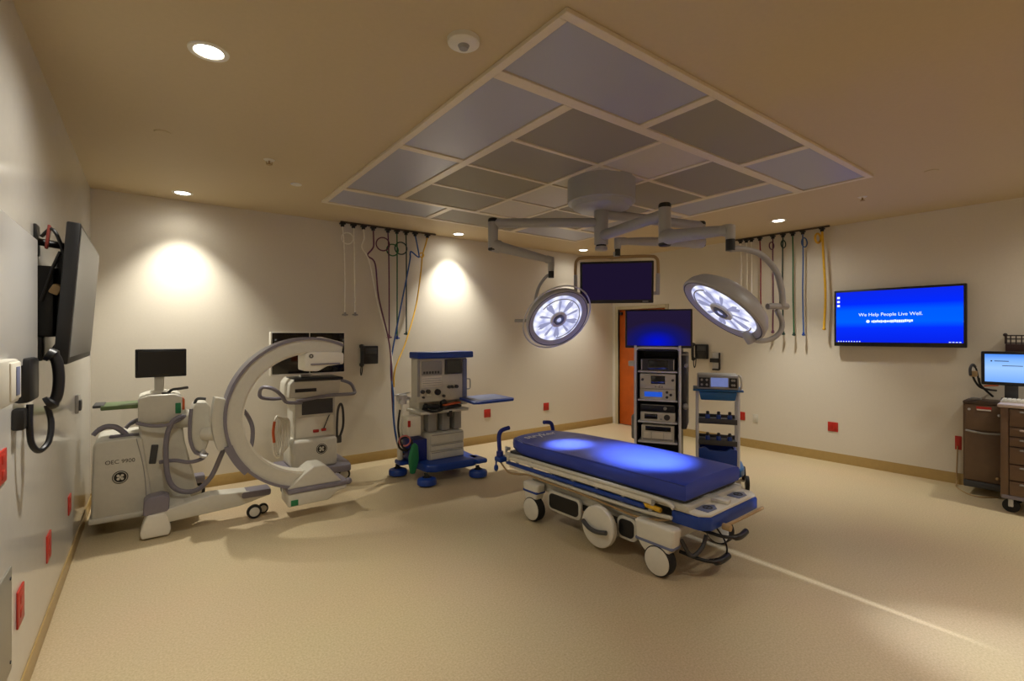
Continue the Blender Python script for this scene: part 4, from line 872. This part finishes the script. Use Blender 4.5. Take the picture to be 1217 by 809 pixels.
for nm, m_, x0, x1, z0, z1 in (('display', M_lcdpale, -0.07, 0.10, 0.03, 0.125), ('button_panel', M_black, -0.19, -0.08, 0.02, 0.125), ('button_panel', M_black, 0.11, 0.19, 0.02, 0.125)):
    b = B(); b.box(((x0+x1)/2, -0.1795+0.004, (z0+z1)/2), (x1-x0, 0.008, z1-z0), rot=(-0.083, 0, 0), bev=0.002); pn = b.make(nm, m_, t)
    if nm == 'button_panel':
        b = B()
        for zz in (0.05, 0.1):
            for xx in (x0+0.03, x1-0.03): b.cyl((xx, -0.177, zz), (xx, -0.186, zz), 0.012, n=16)
        b.make('button', M_grey, pn)
for zi, z in enumerate((0.465, 0.695)):
    for i, x in enumerate((-0.10, 0.01, 0.12)):
        t = thing('dark_capped_bottle', '%s dark capped bottle on the %s shelf of the slim cart' % (('left', 'middle', 'right')[i], ('lower', 'upper')[zi]), 'bottle', emat_ @ V((x, 0.05, z+0.002)), ER, 'dark capped bottles on the slim cart')
        B().lathe([(0, 0), (0.022, 0), (0.024, 0.03), (0.024, 0.062), (0.016, 0.075), (0, 0.075)], n=20).make('bottle_body', M_blue, t)
        B().lathe([(0.017, 0.073), (0.017, 0.10), (0.012, 0.108), (0, 0.108)], n=18).make('cap', M_black, t)

# ================================================================== RIGHT-HAND CARTS
def rl(y, d=0.0, z=0.0): return V((xr(y)-d, y, z))
WR = RWROT
# local frame for cabinets along right wall: x -> into the room is -X; use world boxes rotated about z by +WR
co2 = V((6.76, 1.245, 0))
c1 = thing('supply_cabinet', 'narrow brown cabinet with red label against the right wall', 'cabinet', co2, WR)
b = B(); b.box2((0.0, -0.31, 0.13), (0.31, 0, 0.93), bev=0.006); b.prism([(0.0, 0.13), (0.0, 0.93), (0.02, 0.93), (0.03, 0.13)], (0, 0, 0), X_, Z_, (0, 0.008, 0)); b.make('body', M_brown, c1)
b = B(); b.box2((-0.02, -0.31, 0.075), (0.3, 0.004, 0.14), bev=0.008); b.make('plinth', M_dgrey, c1)
b = B(); b.box2((-0.02, -0.31, 0.925), (0.31, 0.01, 0.955), bev=0.01); b.make('top', M_brown2, c1)
b = B(); b.box2((-0.018, -0.305, 0.15), (0.004, -0.012, 0.64), bev=0.006); dd = b.make('door', M_brown, c1)
b = B(); b.sph((-0.025, -0.25, 0.20), 0.016); b.make('knob', M_tan, dd)
b = B(); b.prism([(0.0, 0.665), (0.0, 0.92), (-0.015, 0.92), (-0.028, 0.665)], (0, -0.305, 0), X_, Z_, (0, 0.293, 0), bev=0.005); dw = b.make('upper_flap', M_brown, c1)
b = B(); b.tube([(-0.018, -0.015, 0.652), (-0.035, -0.08, 0.645), (-0.038, -0.16, 0.64), (-0.035, -0.24, 0.645), (-0.018, -0.30, 0.652)], 0.010, n=10); b.make('handle', M_grey, dw)
b = B(); b.box((-0.021, -0.15, 0.885), (0.006, 0.11, 0.04), rot=(0, 0.05, 0)); lbq = b.make('label_plate', M_red, dw)
b = B(); b.box((-0.025, -0.15, 0.873), (0.003, 0.105, 0.013)); b.make('label_text_strip', M_white, lbq)
b = B(); b.sph((-0.025, -0.26, 0.83), 0.014); b.cyl((-0.02, -0.04, 0.87), (-0.024, -0.04, 0.87), 0.012); b.make('lock', M_steel, dw)
co3 = V((6.3, 0.906, 0))
c2 = thing('drawer_cart', 'brown wheeled drawer cart carrying the lit computer monitor', 'cart', co3, WR)
b = B(); b.box2((0.0, -0.75, 0.15), (0.5, 0, 0.965), bev=0.008); b.make('body', M_brown2, c2)
b = B(); b.box2((-0.03, -0.78, 0.965), (0.52, 0.025, 0.998), bev=0.012); b.make('worktop', M_pinkish, c2)
b = B(); b.box2((-0.012, -0.05, 0.14), (0.03, 0.004, 0.965), bev=0.006); b.make('corner_post', M_brown, c2)
for i, (z0, z1) in enumerate(((0.80, 0.955), (0.71, 0.79), (0.62, 0.70), (0.46, 0.61), (0.31, 0.45), (0.17, 0.30))):
    b = B(); b.box2((-0.02, -0.73, z0), (0.005, -0.055, z1), bev=0.006); dr = b.make('drawer', M_brown, c2)
    b = B(); b.box2((-0.04, -0.60, z1-0.03), (-0.018, -0.12, z1-0.014), bev=0.005); b.make('drawer_pull', M_grey if i != 1 else M_pinkish, dr)
b = B(); b.box2((-0.015, -0.75, 0.13), (0.5, 0.0, 0.17), bev=0.01); b.make('skirt', M_mauve, c2)
for x, y in ((0.06, -0.06), (0.06, -0.68), (0.44, -0.06), (0.44, -0.68)):
    b = B(); b.cyl((x-0.02, y, 0.06), (x+0.02, y, 0.06), 0.06, n=28, bev=0.006); wh = b.make('caster', M_rubber, c2)
    b = B(); b.box((x-0.03, y, 0.09), (0.02, 0.035, 0.07), bev=0.006); b.make('caster_fork', M_steel, wh)
# computer on the cart
m3 = Matrix.Translation(co3) @ Matrix.Rotation(WR, 4, 'Z')
pm_ = thing('computer_monitor', 'lit pale blue computer monitor on the brown drawer cart', 'monitor', m3 @ V((0.40, -0.06, 0.998)), WR + math.radians(4))
b = B(); b.box2((-0.08, -0.08, 0), (0.1, 0.10, 0.012), bev=0.005); b.box2((0.02, -0.02, 0.01), (0.05, 0.075, 0.2), bev=0.006); b.make('stand', M_dgrey, pm_)
mm_ = Matrix.Translation((0.0, 0.0, 0.305)) @ Matrix.Rotation(math.radians(-6), 4, 'Y')
b = B(); b.box((0, -0.06, 0), (0.035, 0.60, 0.335), bev=0.012); sc_ = b.make('monitor_casing', M_black, pm_, mm_)
b = B(); b.box((-0.0185, -0.06, 0.005), (0.003, 0.545, 0.275)); b.make('screen', M_pcblue, sc_)
b = B(); b.box((-0.0205, 0.165, 0.075), (0.001, 0.012, 0.012)); b.box((-0.0205, 0.095, 0.075), (0.001, 0.10, 0.007)); b.box((-0.0205, 0.02, 0.03), (0.001, 0.14, 0.006)); b.make('screen_text', M_dgrey, sc_)
kbd = thing('keyboard', 'pale keyboard lying in front of the computer monitor stand', 'keyboard', m3 @ V((0.22, -0.2, 0.998)), WR)
b = B(); b.prism([(-0.08, 0.0), (0.08, 0.0), (0.08, 0.022), (-0.08, 0.012)], (0, -0.22, 0), X_, Z_, (0, 0.44, 0), bev=0.003); b.make('casing', M_cream, kbd)
b = B()
for r_ in range(4):
    for k_ in range(14): b.box((-0.055+r_*0.032, -0.2+k_*0.0305, 0.021+r_*0.002), (0.024, 0.025, 0.008), bev=0.002, seg=1)
kk = b.make('keys', M_white, kbd)
# scanner with cables, standing at the cart edge
sc0 = pt(1160, 468, 5.05); sc0.z = 0.956
scn = thing('barcode_scanner', 'small scanner on curved black cables left of the computer monitor', 'scanner', sc0)
def sp_(px, py, t=5.05): return pt(px, py, t)-sc0
b = B(); b.tube([sp_(1156, 446), sp_(1159, 453), sp_(1165, 460), sp_(1176, 463), sp_(1184, 464)], 0.010, n=8); b.tube([sp_(1163, 449), sp_(1165, 457), sp_(1172, 464), sp_(1180, 471)], 0.011, n=8); b.tube([sp_(1157, 434), sp_(1160, 438), sp_(1162, 446), sp_(1163, 452)], 0.008, n=8); b.make('cable', M_black, scn)
b = B(); b.box(sp_(1157, 444), (0.05, 0.06, 0.06), bev=0.01); b.make('scanner_body', M_tan, scn)
b = B(); b.tube([sp_(1153.5, 446), sp_(1153, 438), sp_(1156, 433), sp_(1159, 436)], 0.012, n=8); b.make('scanner_head', M_dgrey, scn)
b = B(); b.tube([sp_(1170, 458.5), sp_(1178, 458), sp_(1186, 458)], 0.008); b.make('red_connector', M_orange, scn)
b = B(); b.box((0.0, 0.0, 0.012), (0.08, 0.08, 0.024), bev=0.008); b.make('scanner_base', M_grey, scn)
# wire basket on the wall
q = pR(1197, 419); bo2 = V((q.x, q.y, 1.45))
bk = thing('wall_basket', 'dark brown wire basket on the right wall above the computer monitor', 'basket', bo2, WR)
b = B(); b.box2((-0.15, -0.5, 0), (-0.0, 0.0, 0.09), bev=0.006); b.make('basket_body', mat('dark_maroon_plastic', (62, 40, 38), 0.5), bk)
b = B()
for z in (0.10, 0.14, 0.175): b.tube([(0, 0, z), (-0.15, 0, z), (-0.15, -0.5, z), (0, -0.5, z)], 0.006, sm=False)
for y in [-0.5+i*0.0385 for i in range(14)]: b.tube([(-0.15, y, 0.09), (-0.15, y, 0.178)], 0.005, sm=False)
for x in (-0.1, -0.05): b.tube([(x, 0, 0.09), (x, 0, 0.178)], 0.005, sm=False)
b.sph((-0.15, 0.0, 0.182), 0.018); b.make('wire_rim', mat('dark_maroon_wire', (48, 34, 34), 0.4), bk)

# ================================================================== WALL SCREENS
# right wall screen
tl_ = pR(992, 347, 0.08); br_ = pR(1149.5, 412, 0.08)
ty = (tl_.y+br_.y)/2; tz = (tl_.z+br_.z)/2 - 0.0; tw_ = abs(tl_.y-br_.y)*1.0; th_ = tl_.z - pR(994, 412, 0.08).z
tv = thing('wall_screen', 'large wall screen showing a bright blue desktop on the right wall', 'screen', (xr(ty)-0.08, ty, tz), WR)
b = B(); b.box((0, 0, 0), (0.05, tw_, th_), bev=0.008); b.make('casing', M_black, tv)
b = B(); b.box((-0.0265, 0, 0.012), (0.003, tw_-0.05, th_-0.075)); scr = b.make('screen', M_tvblue, tv)
UL = V((0, -1, 0))
text('screen_headline', 'We Help People Live Well.', 0.055, M_uiwhite, tv, (-0.0285, 0.05, 0.035), UL, Z_)
b = B(); rnd = random.Random(3); yy_ = 0.225
while yy_ > -0.16:
    wq = rnd.uniform(0.012, 0.02); b.box((-0.0285, yy_-wq/2, -0.047+rnd.choice((0, 0.004, 0.0))), (0.001, wq, rnd.choice((0.022, 0.03, 0.024)))); yy_ -= wq+0.003
b.make('screen_subtitle_line', M_uiwhite, tv)
b = B(); b.sph((-0.0285, 0.26, -0.045), 0.018, (0.05, 1, 1)); b.make('screen_logo', M_uiwhite, tv)
b = B()
for z in (0.255, 0.205, 0.155): b.box((-0.0285, tw_/2-0.05, z), (0.001, 0.028, 0.026), bev=0.0)
b.make('desktop_icon', M_uiwhite, tv)
b = B()
for i in range(9): b.box((-0.0285, tw_/2-0.05-0.028*i, -th_/2+0.058), (0.001, 0.011, 0.011))
for i in range(4): b.box((-0.0285, -tw_/2+0.05+0.028*i, -th_/2+0.058), (0.001, 0.018, 0.007))
b.make('taskbar_icon', M_uiwhite, tv)
b = B(); b.box((0.035, 0, 0), (0.03, 0.5, 0.35), bev=0.006); b.make('wall_bracket', M_dgrey, tv)
# left wall screen, tilted, on a bracket
p0 = V((-0.335, 3.24, 1.84)); p1 = V((-0.345, 4.46, 1.84))
lt = thing('tilted_wall_screen', 'switched-off wall screen tilted out from the left wall on a bracket', 'screen', (p0+p1)/2)
lm_ = Matrix.Rotation(math.radians(4.0), 4, 'Y') @ Matrix.Rotation(math.atan2(p1.y-p0.y, p1.x-p0.x)-PI/2, 4, 'Z')
b = B(); b.box((0, 0, 0), (0.055, 1.22, 0.71), bev=0.008); cs2 = b.make('casing', M_black, lt, lm_)
b = B(); b.box((0.0285, 0, 0.008), (0.003, 1.17, 0.655)); b.make('screen', M_tvgrey, cs2)
b = B(); b.box((-0.05, 0.0, 0), (0.05, 0.8, 0.42), bev=0.02); b.make('rear_housing', M_black, cs2)
bl = lambda x, y, z: V((x, y, z)) - (p0+p1)/2
b = B(); b.box2(bl(XL, 3.32, 2.03), bl(XL+0.012, 3.42, 2.18), bev=0.003); b.cyl(bl(XL, 3.37, 2.10), bl(-0.36, 3.42, 2.09), 0.018); b.box2(bl(XL, 3.36, 1.62), bl(XL+0.07, 3.62, 1.98), bev=0.01); b.cyl(bl(XL+0.02, 3.5, 1.7), bl(-0.36, 3.55, 1.7), 0.02); b.box2(bl(XL, 3.34, 1.5), bl(XL+0.03, 3.42, 1.62), bev=0.005); b.make('wall_bracket', M_black, lt)
b = B(); b.tube([bl(-0.44, 3.34, 2.12), bl(-0.40, 3.32, 2.16), bl(-0.37, 3.32, 2.10), bl(-0.355, 3.34, 2.0), bl(-0.36, 3.36, 1.9)], 0.008); b.make('cable', M_black, lt)
b = B(); b.tube([bl(-0.36, 3.3, 1.62), bl(-0.40, 3.3, 1.54), bl(-0.39, 3.3, 1.5), bl(-0.35, 3.3, 1.51)], 0.007); b.make('cable', M_black, lt)
b = B(); b.tube([bl(-0.44, 3.34, 1.8), bl(-0.40, 3.32, 1.95), bl(-0.37, 3.33, 2.05)], 0.008); b.make('cable', M_black, lt)
b = B(); b.box(bl(-0.415, 3.33, 2.12), (0.012, 0.03, 0.12), rot=(0, 0.1, 0), bev=0.003); b.make('red_tag', mat('dull_red_plastic', (130, 50, 40), 0.5), lt)
b = B(); b.box(bl(-0.385, 3.33, 1.86), (0.04, 0.04, 0.05), rot=(0.2, 0.5, 0), bev=0.008); b.make('cable_connector', M_tan, lt)

# ================================================================== LEFT WALL FITTINGS
o = B((XL+0.025, 2.4, 1.79)).box2((XL, 1.6, 1.5), (XL+0.03, 3.22, 2.085), bev=0.004).make('wall_board', mat('pale_board', (200, 198, 194), 0.3, var=0.01))
o.location = (XL+0.025, 2.4, 1.79); tag(o, 'pale glossy board on the left wall beside the tilted screen', 'wall board')
bs = thing('wall_control_box', 'white wall control box with small blue display under the pale board', 'control panel', (XL, 2.50, 1.45))
b = B(); b.box2((0, -0.24, -0.075), (0.06, 0.13, 0.09), bev=0.012); bb_ = b.make('casing', M_cream, bs)
b = B(); b.box2((0.052, -0.04, -0.06), (0.066, 0.12, 0.08), bev=0.006); b.make('bezel', M_white, bs)
b = B(); b.box2((0.06, 0.03, -0.045), (0.069, 0.085, 0.062), bev=0.002); b.make('display', M_bluegrey, bs)
ph = thing('wall_phone', 'black wall phone with curly cord on the left wall', 'phone', (XL, 2.98, 1.43))
b = B(); b.box2((0, -0.10, -0.09), (0.055, 0.10, 0.10), bev=0.015); b.make('phone_base', M_black, ph)
b = B(); b.tube([(0.085, 0.06, 0.115), (0.115, 0.06, 0.09), (0.125, 0.06, 0.0), (0.115, 0.06, -0.09), (0.085, 0.06, -0.115)], lambda t: 0.032 if (t < 0.2 or t > 0.8) else 0.022, n=14); b.make('handset', M_black, ph)
b = B(); b.tube([(0.045, -0.05, -0.10), (0.045, -0.06, -0.18), (0.05, -0.05, -0.27), (0.07, -0.02, -0.31), (0.095, 0.02, -0.28), (0.10, 0.05, -0.2), (0.085, 0.06, -0.12)], 0.012, n=10); b.make('cord', M_black, ph)
b = B(); b.box2((0.0, -0.13, -0.2), (0.04, -0.06, -0.11), bev=0.008); b.make('jack_box', M_black, ph)
def outlet_left(px, py, label, hz=0.13, w_=0.12):
    p = pX(px, py, XL); t = thing('red_outlet', label, 'outlet', (XL, p.y, p.z), 0, 'red emergency power outlets')
    b = B(); b.box2((0, -w_/2, -hz/2), (0.007, w_/2, hz/2), bev=0.003); pl = b.make('cover_plate', M_red, t)
    for z in (-0.03, 0.03):
        b = B(); b.box2((0.005, -0.022, z-0.018), (0.009, 0.022, z+0.018), bev=0.002); b.make('socket', M_red, pl)
outlet_left(1, 555, 'red outlet highest on the left wall, at the photo edge')
outlet_left(23, 719, 'red outlet low on the left wall nearest the camera, by the grey plate', 0.16, 0.13)
outlet_left(57, 649, 'red outlet low on the left wall, second from the camera', 0.15, 0.13)
outlet_left(82, 599, 'red outlet low on the left wall, farthest from the camera', 0.13)
o = B((XL, 2.45, 0.47)).box2((XL, 2.1, 0.26), (XL+0.006, 2.83, 0.68), bev=0.002).make('access_plate', M_metalplate); o.location = (XL, 2.45, 0.47)
tag(o, 'grey metal access plate low on the left wall', 'access panel')
b = B(); [b.cyl((0, y, z), (0.009, y, z), 0.007, n=12) for y, z in ((0.35, 0.17), (0.35, -0.17))]; b.make('screw', M_dgrey, o)
p = pX(90, 480, XL)
t = thing('wall_glove_holder', 'small grey wall holder on the left wall beyond the phone', 'holder', (XL, p.y, p.z))
b = B(); b.box2((0, -0.05, -0.07), (0.02, 0.05, 0.07), bev=0.004); b.make('back_plate', M_grey, t)
b = B(); b.box2((0.015, -0.035, -0.05), (0.035, 0.035, 0.03), bev=0.006); b.make('front_cup', M_dgrey, t)

# ================================================================== BACK WALL FITTINGS
def outlet_back(px, py, label):
    p = pY(px, py, YB); t = thing('red_outlet', label, 'outlet', (p.x, YB, p.z), 0, 'red emergency power outlets')
    b = B(); b.box2((-0.058, -0.007, -0.062), (0.058, 0, 0.062), bev=0.003); pl = b.make('cover_plate', M_red, t)
    for x in (-0.026, 0.026):
        b = B(); b.box2((x-0.018, -0.010, -0.035), (x+0.018, -0.005, 0.035), bev=0.002); b.make('socket', M_red, pl)
outlet_back(579, 491, 'red outlet on the back wall under the blue side tray')
outlet_back(649, 483, 'red outlet on the back wall above the head of the gurney')
outlet_back(401, 543, 'red outlet on the back wall behind the monitor cart, mostly hidden') if False else None
def phone(loc, rz, label):
    t = thing('wall_phone', label, 'phone', loc, rz)
    b = B(); b.box2((-0.085, -0.06, -0.11), (0.12, 0, 0.12), bev=0.012); b.make('phone_base', M_black, t)
    b = B(); b.tube([(-0.10, -0.06, 0.125), (-0.105, -0.085, 0.09), (-0.105, -0.09, 0.0), (-0.105, -0.085, -0.09), (-0.10, -0.06, -0.12)], lambda s: 0.030 if (s < 0.2 or s > 0.8) else 0.021, n=14); b.make('handset', M_black, t)
    b = B(); b.tube([(-0.105, -0.06, -0.12), (-0.11, -0.05, -0.2), (-0.10, -0.04, -0.25), (-0.085, -0.035, -0.2), (-0.08, -0.03, -0.11)], 0.007, n=8); b.make('cord', M_black, t)
    b = B(); b.box2((-0.05, -0.064, 0.02), (0.10, -0.055, 0.09), bev=0.003); b.make('keypad', M_dgrey, t)
p = pY(437, 422, YB); phone((p.x, YB, p.z), 0, 'black wall phone on the back wall left of the anesthesia machine')
p = pR(834, 418); phone((p.x, p.y, p.z), WR-PI/2, 'black wall phone on the right wall behind the equipment tower')
# right wall outlets etc.
def outlet_right(px, py, label, m=M_red, name='red_outlet', group='red emergency power outlets', w_=0.115, h_=0.12):
    p = pR(px, py); t = thing(name, label, 'outlet', p, WR, group)
    b = B(); b.box2((-0.007, -w_/2, -h_/2), (0, w_/2, h_/2), bev=0.003); pl = b.make('cover_plate', m, t)
    for y in ((-0.026, 0.026) if w_ > 0.1 else (0.0,)):
        b = B(); b.box2((-0.010, y-0.017, -0.035), (-0.005, y+0.017, 0.035), bev=0.002); b.make('socket', m, pl)
outlet_right(816, 437, 'red switch plate on the right wall just right of the tower', w_=0.08, h_=0.12)
outlet_right(881, 494, 'red outlet on the right wall beside the slim cart')
outlet_right(990, 507, 'red outlet on the bare right wall below the blue screen')
outlet_right(1139, 526, 'red outlet at the left edge of the narrow brown cabinet', w_=0.055, h_=0.15)
outlet_right(898, 497, 'pale outlet on the right wall next to the slim cart outlet', M_cream, 'white_outlet', None, 0.075)
p = pR(851.5, 429)
t = thing('wall_dispenser', 'white and black wall dispenser beside the right wall phone', 'dispenser', p, WR)
b = B(); b.box2((-0.03, -0.05, -0.13), (0, 0.05, 0.13), bev=0.005); b.make('back_plate', mat('pale_grey_plastic', (190, 190, 188), 0.4), t)
b = B(); b.box2((-0.06, -0.07, -0.02), (-0.005, 0.08, 0.045), bev=0.008); b.make('holder_band', M_black, t)
b = B(); b.box2((-0.05, -0.055, -0.14), (-0.005, 0.045, -0.115), bev=0.005); b.make('tray', M_black, t)
b = B(); b.box2((-0.036, -0.065, -0.13), (-0.002, -0.05, 0.13), bev=0.004); b.make('side_shadow_strip', M_black, t)  # black strip put in for the shadow along the right edge
# power cord from the outlet
q0 = pR(1138, 530, 0.012)
cord = B(q0); cord.tube([q0, q0+V((-0.01, 0.0, -0.1)), V((q0.x-0.01, q0.y+0.005, 0.15)), V((q0.x-0.03, q0.y, 0.03)), V((6.9, 1.33, 0.007)), V((6.7, 1.2, 0.007)), V((6.68, 1.1, 0.007)), V((6.8, 1.0, 0.007))], 0.006, n=8)
o = cord.make('power_cord', M_tan); o.location = q0; tag(o, 'thin cord hanging from the outlet to the floor by the brown cabinet', 'cord')

# ================================================================== HANGING GAS HOSES
M_hw = mat('white_hose', (240, 236, 222), 0.5); M_hp = mat('purple_hose', (96, 44, 74), 0.5); M_hr = mat('red_hose', (132, 28, 44), 0.5)
M_hg = mat('green_hose', (20, 96, 54), 0.5); M_hk = mat('dark_green_hose', (22, 56, 48), 0.5); M_hb = mat('blue_hose', (40, 84, 150), 0.5); M_hy = mat('yellow_hose', (224, 176, 44), 0.5)
YT = 6.03
def trackbar(p, q, label):
    mid = (p+q)/2; b = B(mid); b.tube([p, q], 0.012, sm=False, n=8)
    o = b.make('hose_ceiling_track', M_brown2); o.location = mid; return tag(o, label, 'hose track', 'ceiling tracks for gas hoses')
trackbar(V((1.86, YT, CZ-0.012)), V((3.16, YT, CZ-0.012)), 'thin dark hose track on the ceiling at the back wall')
def hose(top, pts, m, label, group, r=0.009, coil=None, endcap=M_grey, name='hanging_gas_hose'):
    t = thing(name, label, 'hose', top, 0, group); o = V(top)
    b = B(o); b.cyl(o, o-Z_*0.05, 0.022, n=16, bev=0.004); b.box(o-Z_*0.012, (0.07, 0.05, 0.02), bev=0.004); b.make('ceiling_fitting', M_black, t)
    P_ = [o-Z_*0.04] + [V(p) for p in pts]
    b = B(o); b.tube(P_, r, n=8)
    if coil:
        for c, R in coil: b.torus(V(c), (0.15, 1, 0), R, r*0.9, N=28)
    b.make('hose_line', m, t)
    if endcap:
        e = P_[-1]; d = (P_[-1]-P_[-2]).normalized()
        b = B(o); b.cyl(e, e+d*0.045, 0.014, n=14, bev=0.003); b.box(e+d*0.03, (0.07, 0.02, 0.018), bev=0.004); b.make('hose_connector', endcap, t)
    return t
gL = 'gas hoses hanging at the back wall'
def L(px, py, y=YT): return pY(px, py, y)
def Ltop(px): p = pY(px, 262, YT); p.z = CZ-0.02; return p
an_end = [V((2.33, 5.62, 0.55)), V((2.36, 5.45, 0.36))]
hose(Ltop(407), [L(409, 290), L(410, 330), L(410, 371)], M_hw, 'leftmost white hose hanging straight at the back wall', gL, 0.008, [(L(413, 283), 0.07)])
hose(Ltop(420), [L(421, 290), L(421.5, 330), L(422, 371)], M_hw, 'second white hose hanging straight at the back wall', gL, 0.008)
hose(Ltop(432), [L(433, 283), L(430, 291), L(431, 296), L(437, 305), L(441, 320), L(450, 365), L(463, 410, 5.8), L(467, 440, 5.6), L(468, 480, 5.45), L(471, 515, 5.35), L(476, 534, 5.3)], M_hw, 'white zigzag hose running down from the ceiling to the anesthesia machine', gL, 0.009, None, None)
hose(Ltop(443.5), [L(444, 284), L(443.5, 294), L(437, 302), L(438, 305), L(446, 314), L(450, 353), L(462, 404, 5.8), L(465, 436, 5.6), L(466, 470, 5.45), L(469, 510, 5.35), L(474, 532, 5.3), L(480, 540, 5.28)], M_hp, 'dark red hose kinked near the ceiling and slanting to the anesthesia machine', gL, 0.010, None, None)
hose(Ltop(461), [L(462, 300), L(462.5, 350), L(462.5, 398)], M_hp, 'straight purple hose with a round coil near the ceiling', gL, 0.009, [(L(455, 290), 0.085)], M_hp)
hose(Ltop(471.7), [L(472, 300), L(472, 350), L(472, 399)], M_hg, 'straight green hose with a round coil at the back wall', gL, 0.009, [(L(466.5, 297), 0.075)], M_blue)
hose(Ltop(482.5), [L(483, 300), L(483, 350), L(483, 394)], M_hk, 'straight dark green hose with a coil, right of the green one', gL, 0.009, [(L(476.5, 295), 0.08)], M_hk)
hose(Ltop(493.4), [L(494, 282), L(498, 303), L(496.5, 305), L(489, 299), L(487.5, 302), L(486, 316), L(468, 408, 5.8), L(464.5, 440, 5.6), L(467.5, 470, 5.42), L(468, 500, 5.33), L(473, 528, 5.28), L(480, 538, 5.26)], M_hb, 'blue hose bending from the ceiling down to the anesthesia machine', gL, 0.010, None, None)
hose(Ltop(508), [L(506, 290), L(502, 304), L(500, 325), L(494, 365), L(482, 407, 5.8), L(470, 437, 5.6), L(468, 460, 5.5)], M_hy, 'yellow hose slanting down left to meet the other hoses', gL, 0.010, [(L(501, 303), 0.03)], None)
gR = 'gas hoses hanging at the right wall'
OFF = 0.10
def R(px, py): return pR(px, py, OFF)
def Rtop(px): p = pR(px, 280, OFF); p.z = CZ-0.02; return p
ta, tb = Rtop(868), Rtop(986); ta.z = tb.z = CZ-0.012
trackbar(ta, tb, 'thin dark hose track on the ceiling at the right wall')
hose(Rtop(880), [R(881, 310), R(881, 340), R(881, 372)], M_hw, 'leftmost white hose on the right wall, behind the right lamp rod', gR, 0.007)
hose(Rtop(887), [R(888, 310), R(888, 340), R(888, 374)], M_hw, 'middle white hose on the right wall beside the red hose', gR, 0.007)
hose(Rtop(893), [R(893.5, 310), R(893.5, 340), R(893.5, 376)], M_hw, 'third white hose on the right wall next to the red hose', gR, 0.007)
hose(Rtop(903), [R(904, 310), R(904, 345), R(904.5, 376)], M_hr, 'red hose hanging straight at the right wall', gR, 0.009, None, M_hr)
hose(Rtop(918.5), [R(918.5, 310), R(919, 350), R(918.5, 392)], M_hp, 'dark purple hose hanging at the right wall behind the lamp rod', gR, 0.009, [(R(917, 292), 0.05)], M_hp)
hose(Rtop(930.5), [R(930, 310), R(930, 350), R(931, 394)], M_hk, 'dark green hose hanging at the right wall', gR, 0.009, [(R(931, 290), 0.05)], M_hk)
hose(Rtop(942), [R(942.5, 310), R(942.5, 350), R(943.5, 395)], M_hg, 'bright green hose hanging at the right wall', gR, 0.009, None, M_hk)
hose(Rtop(954), [R(954.5, 310), R(954, 350), R(955, 395)], M_hb, 'blue hose hanging at the right wall', gR, 0.009, [(R(956, 288), 0.06)], M_blue)
hose(Rtop(977), [R(979, 310), R(981, 350), R(979.5, 388)], M_hy, 'yellow hose hanging beside the blue wall screen', gR, 0.015, [(R(972, 283), 0.06)], M_yellow)

# ================================================================== CAMERA, WORLD, VIEW
cam = bpy.data.cameras.new('camera'); co_ = bpy.data.objects.new('camera', cam); COL.objects.link(co_)
cam.sensor_width = 36; cam.lens = F/1217*36; cam.clip_start = 0.05
cam.shift_y = -(404.5-HY)/1217
co_.location = (0, 0, H); co_.rotation_euler = (PI/2, 0, YAW-PI/2)
SC.camera = co_
wd = bpy.data.worlds.new('world'); wd.use_nodes = True; wd.node_tree.nodes['Background'].inputs[0].default_value = (0.02, 0.02, 0.025, 1); SC.world = wd
SC.view_settings.view_transform = 'Standard'; SC.view_settings.look = 'None'; SC.view_settings.gamma = 1; SC.view_settings.use_curve_mapping = False
SC.view_settings.exposure = 0.42
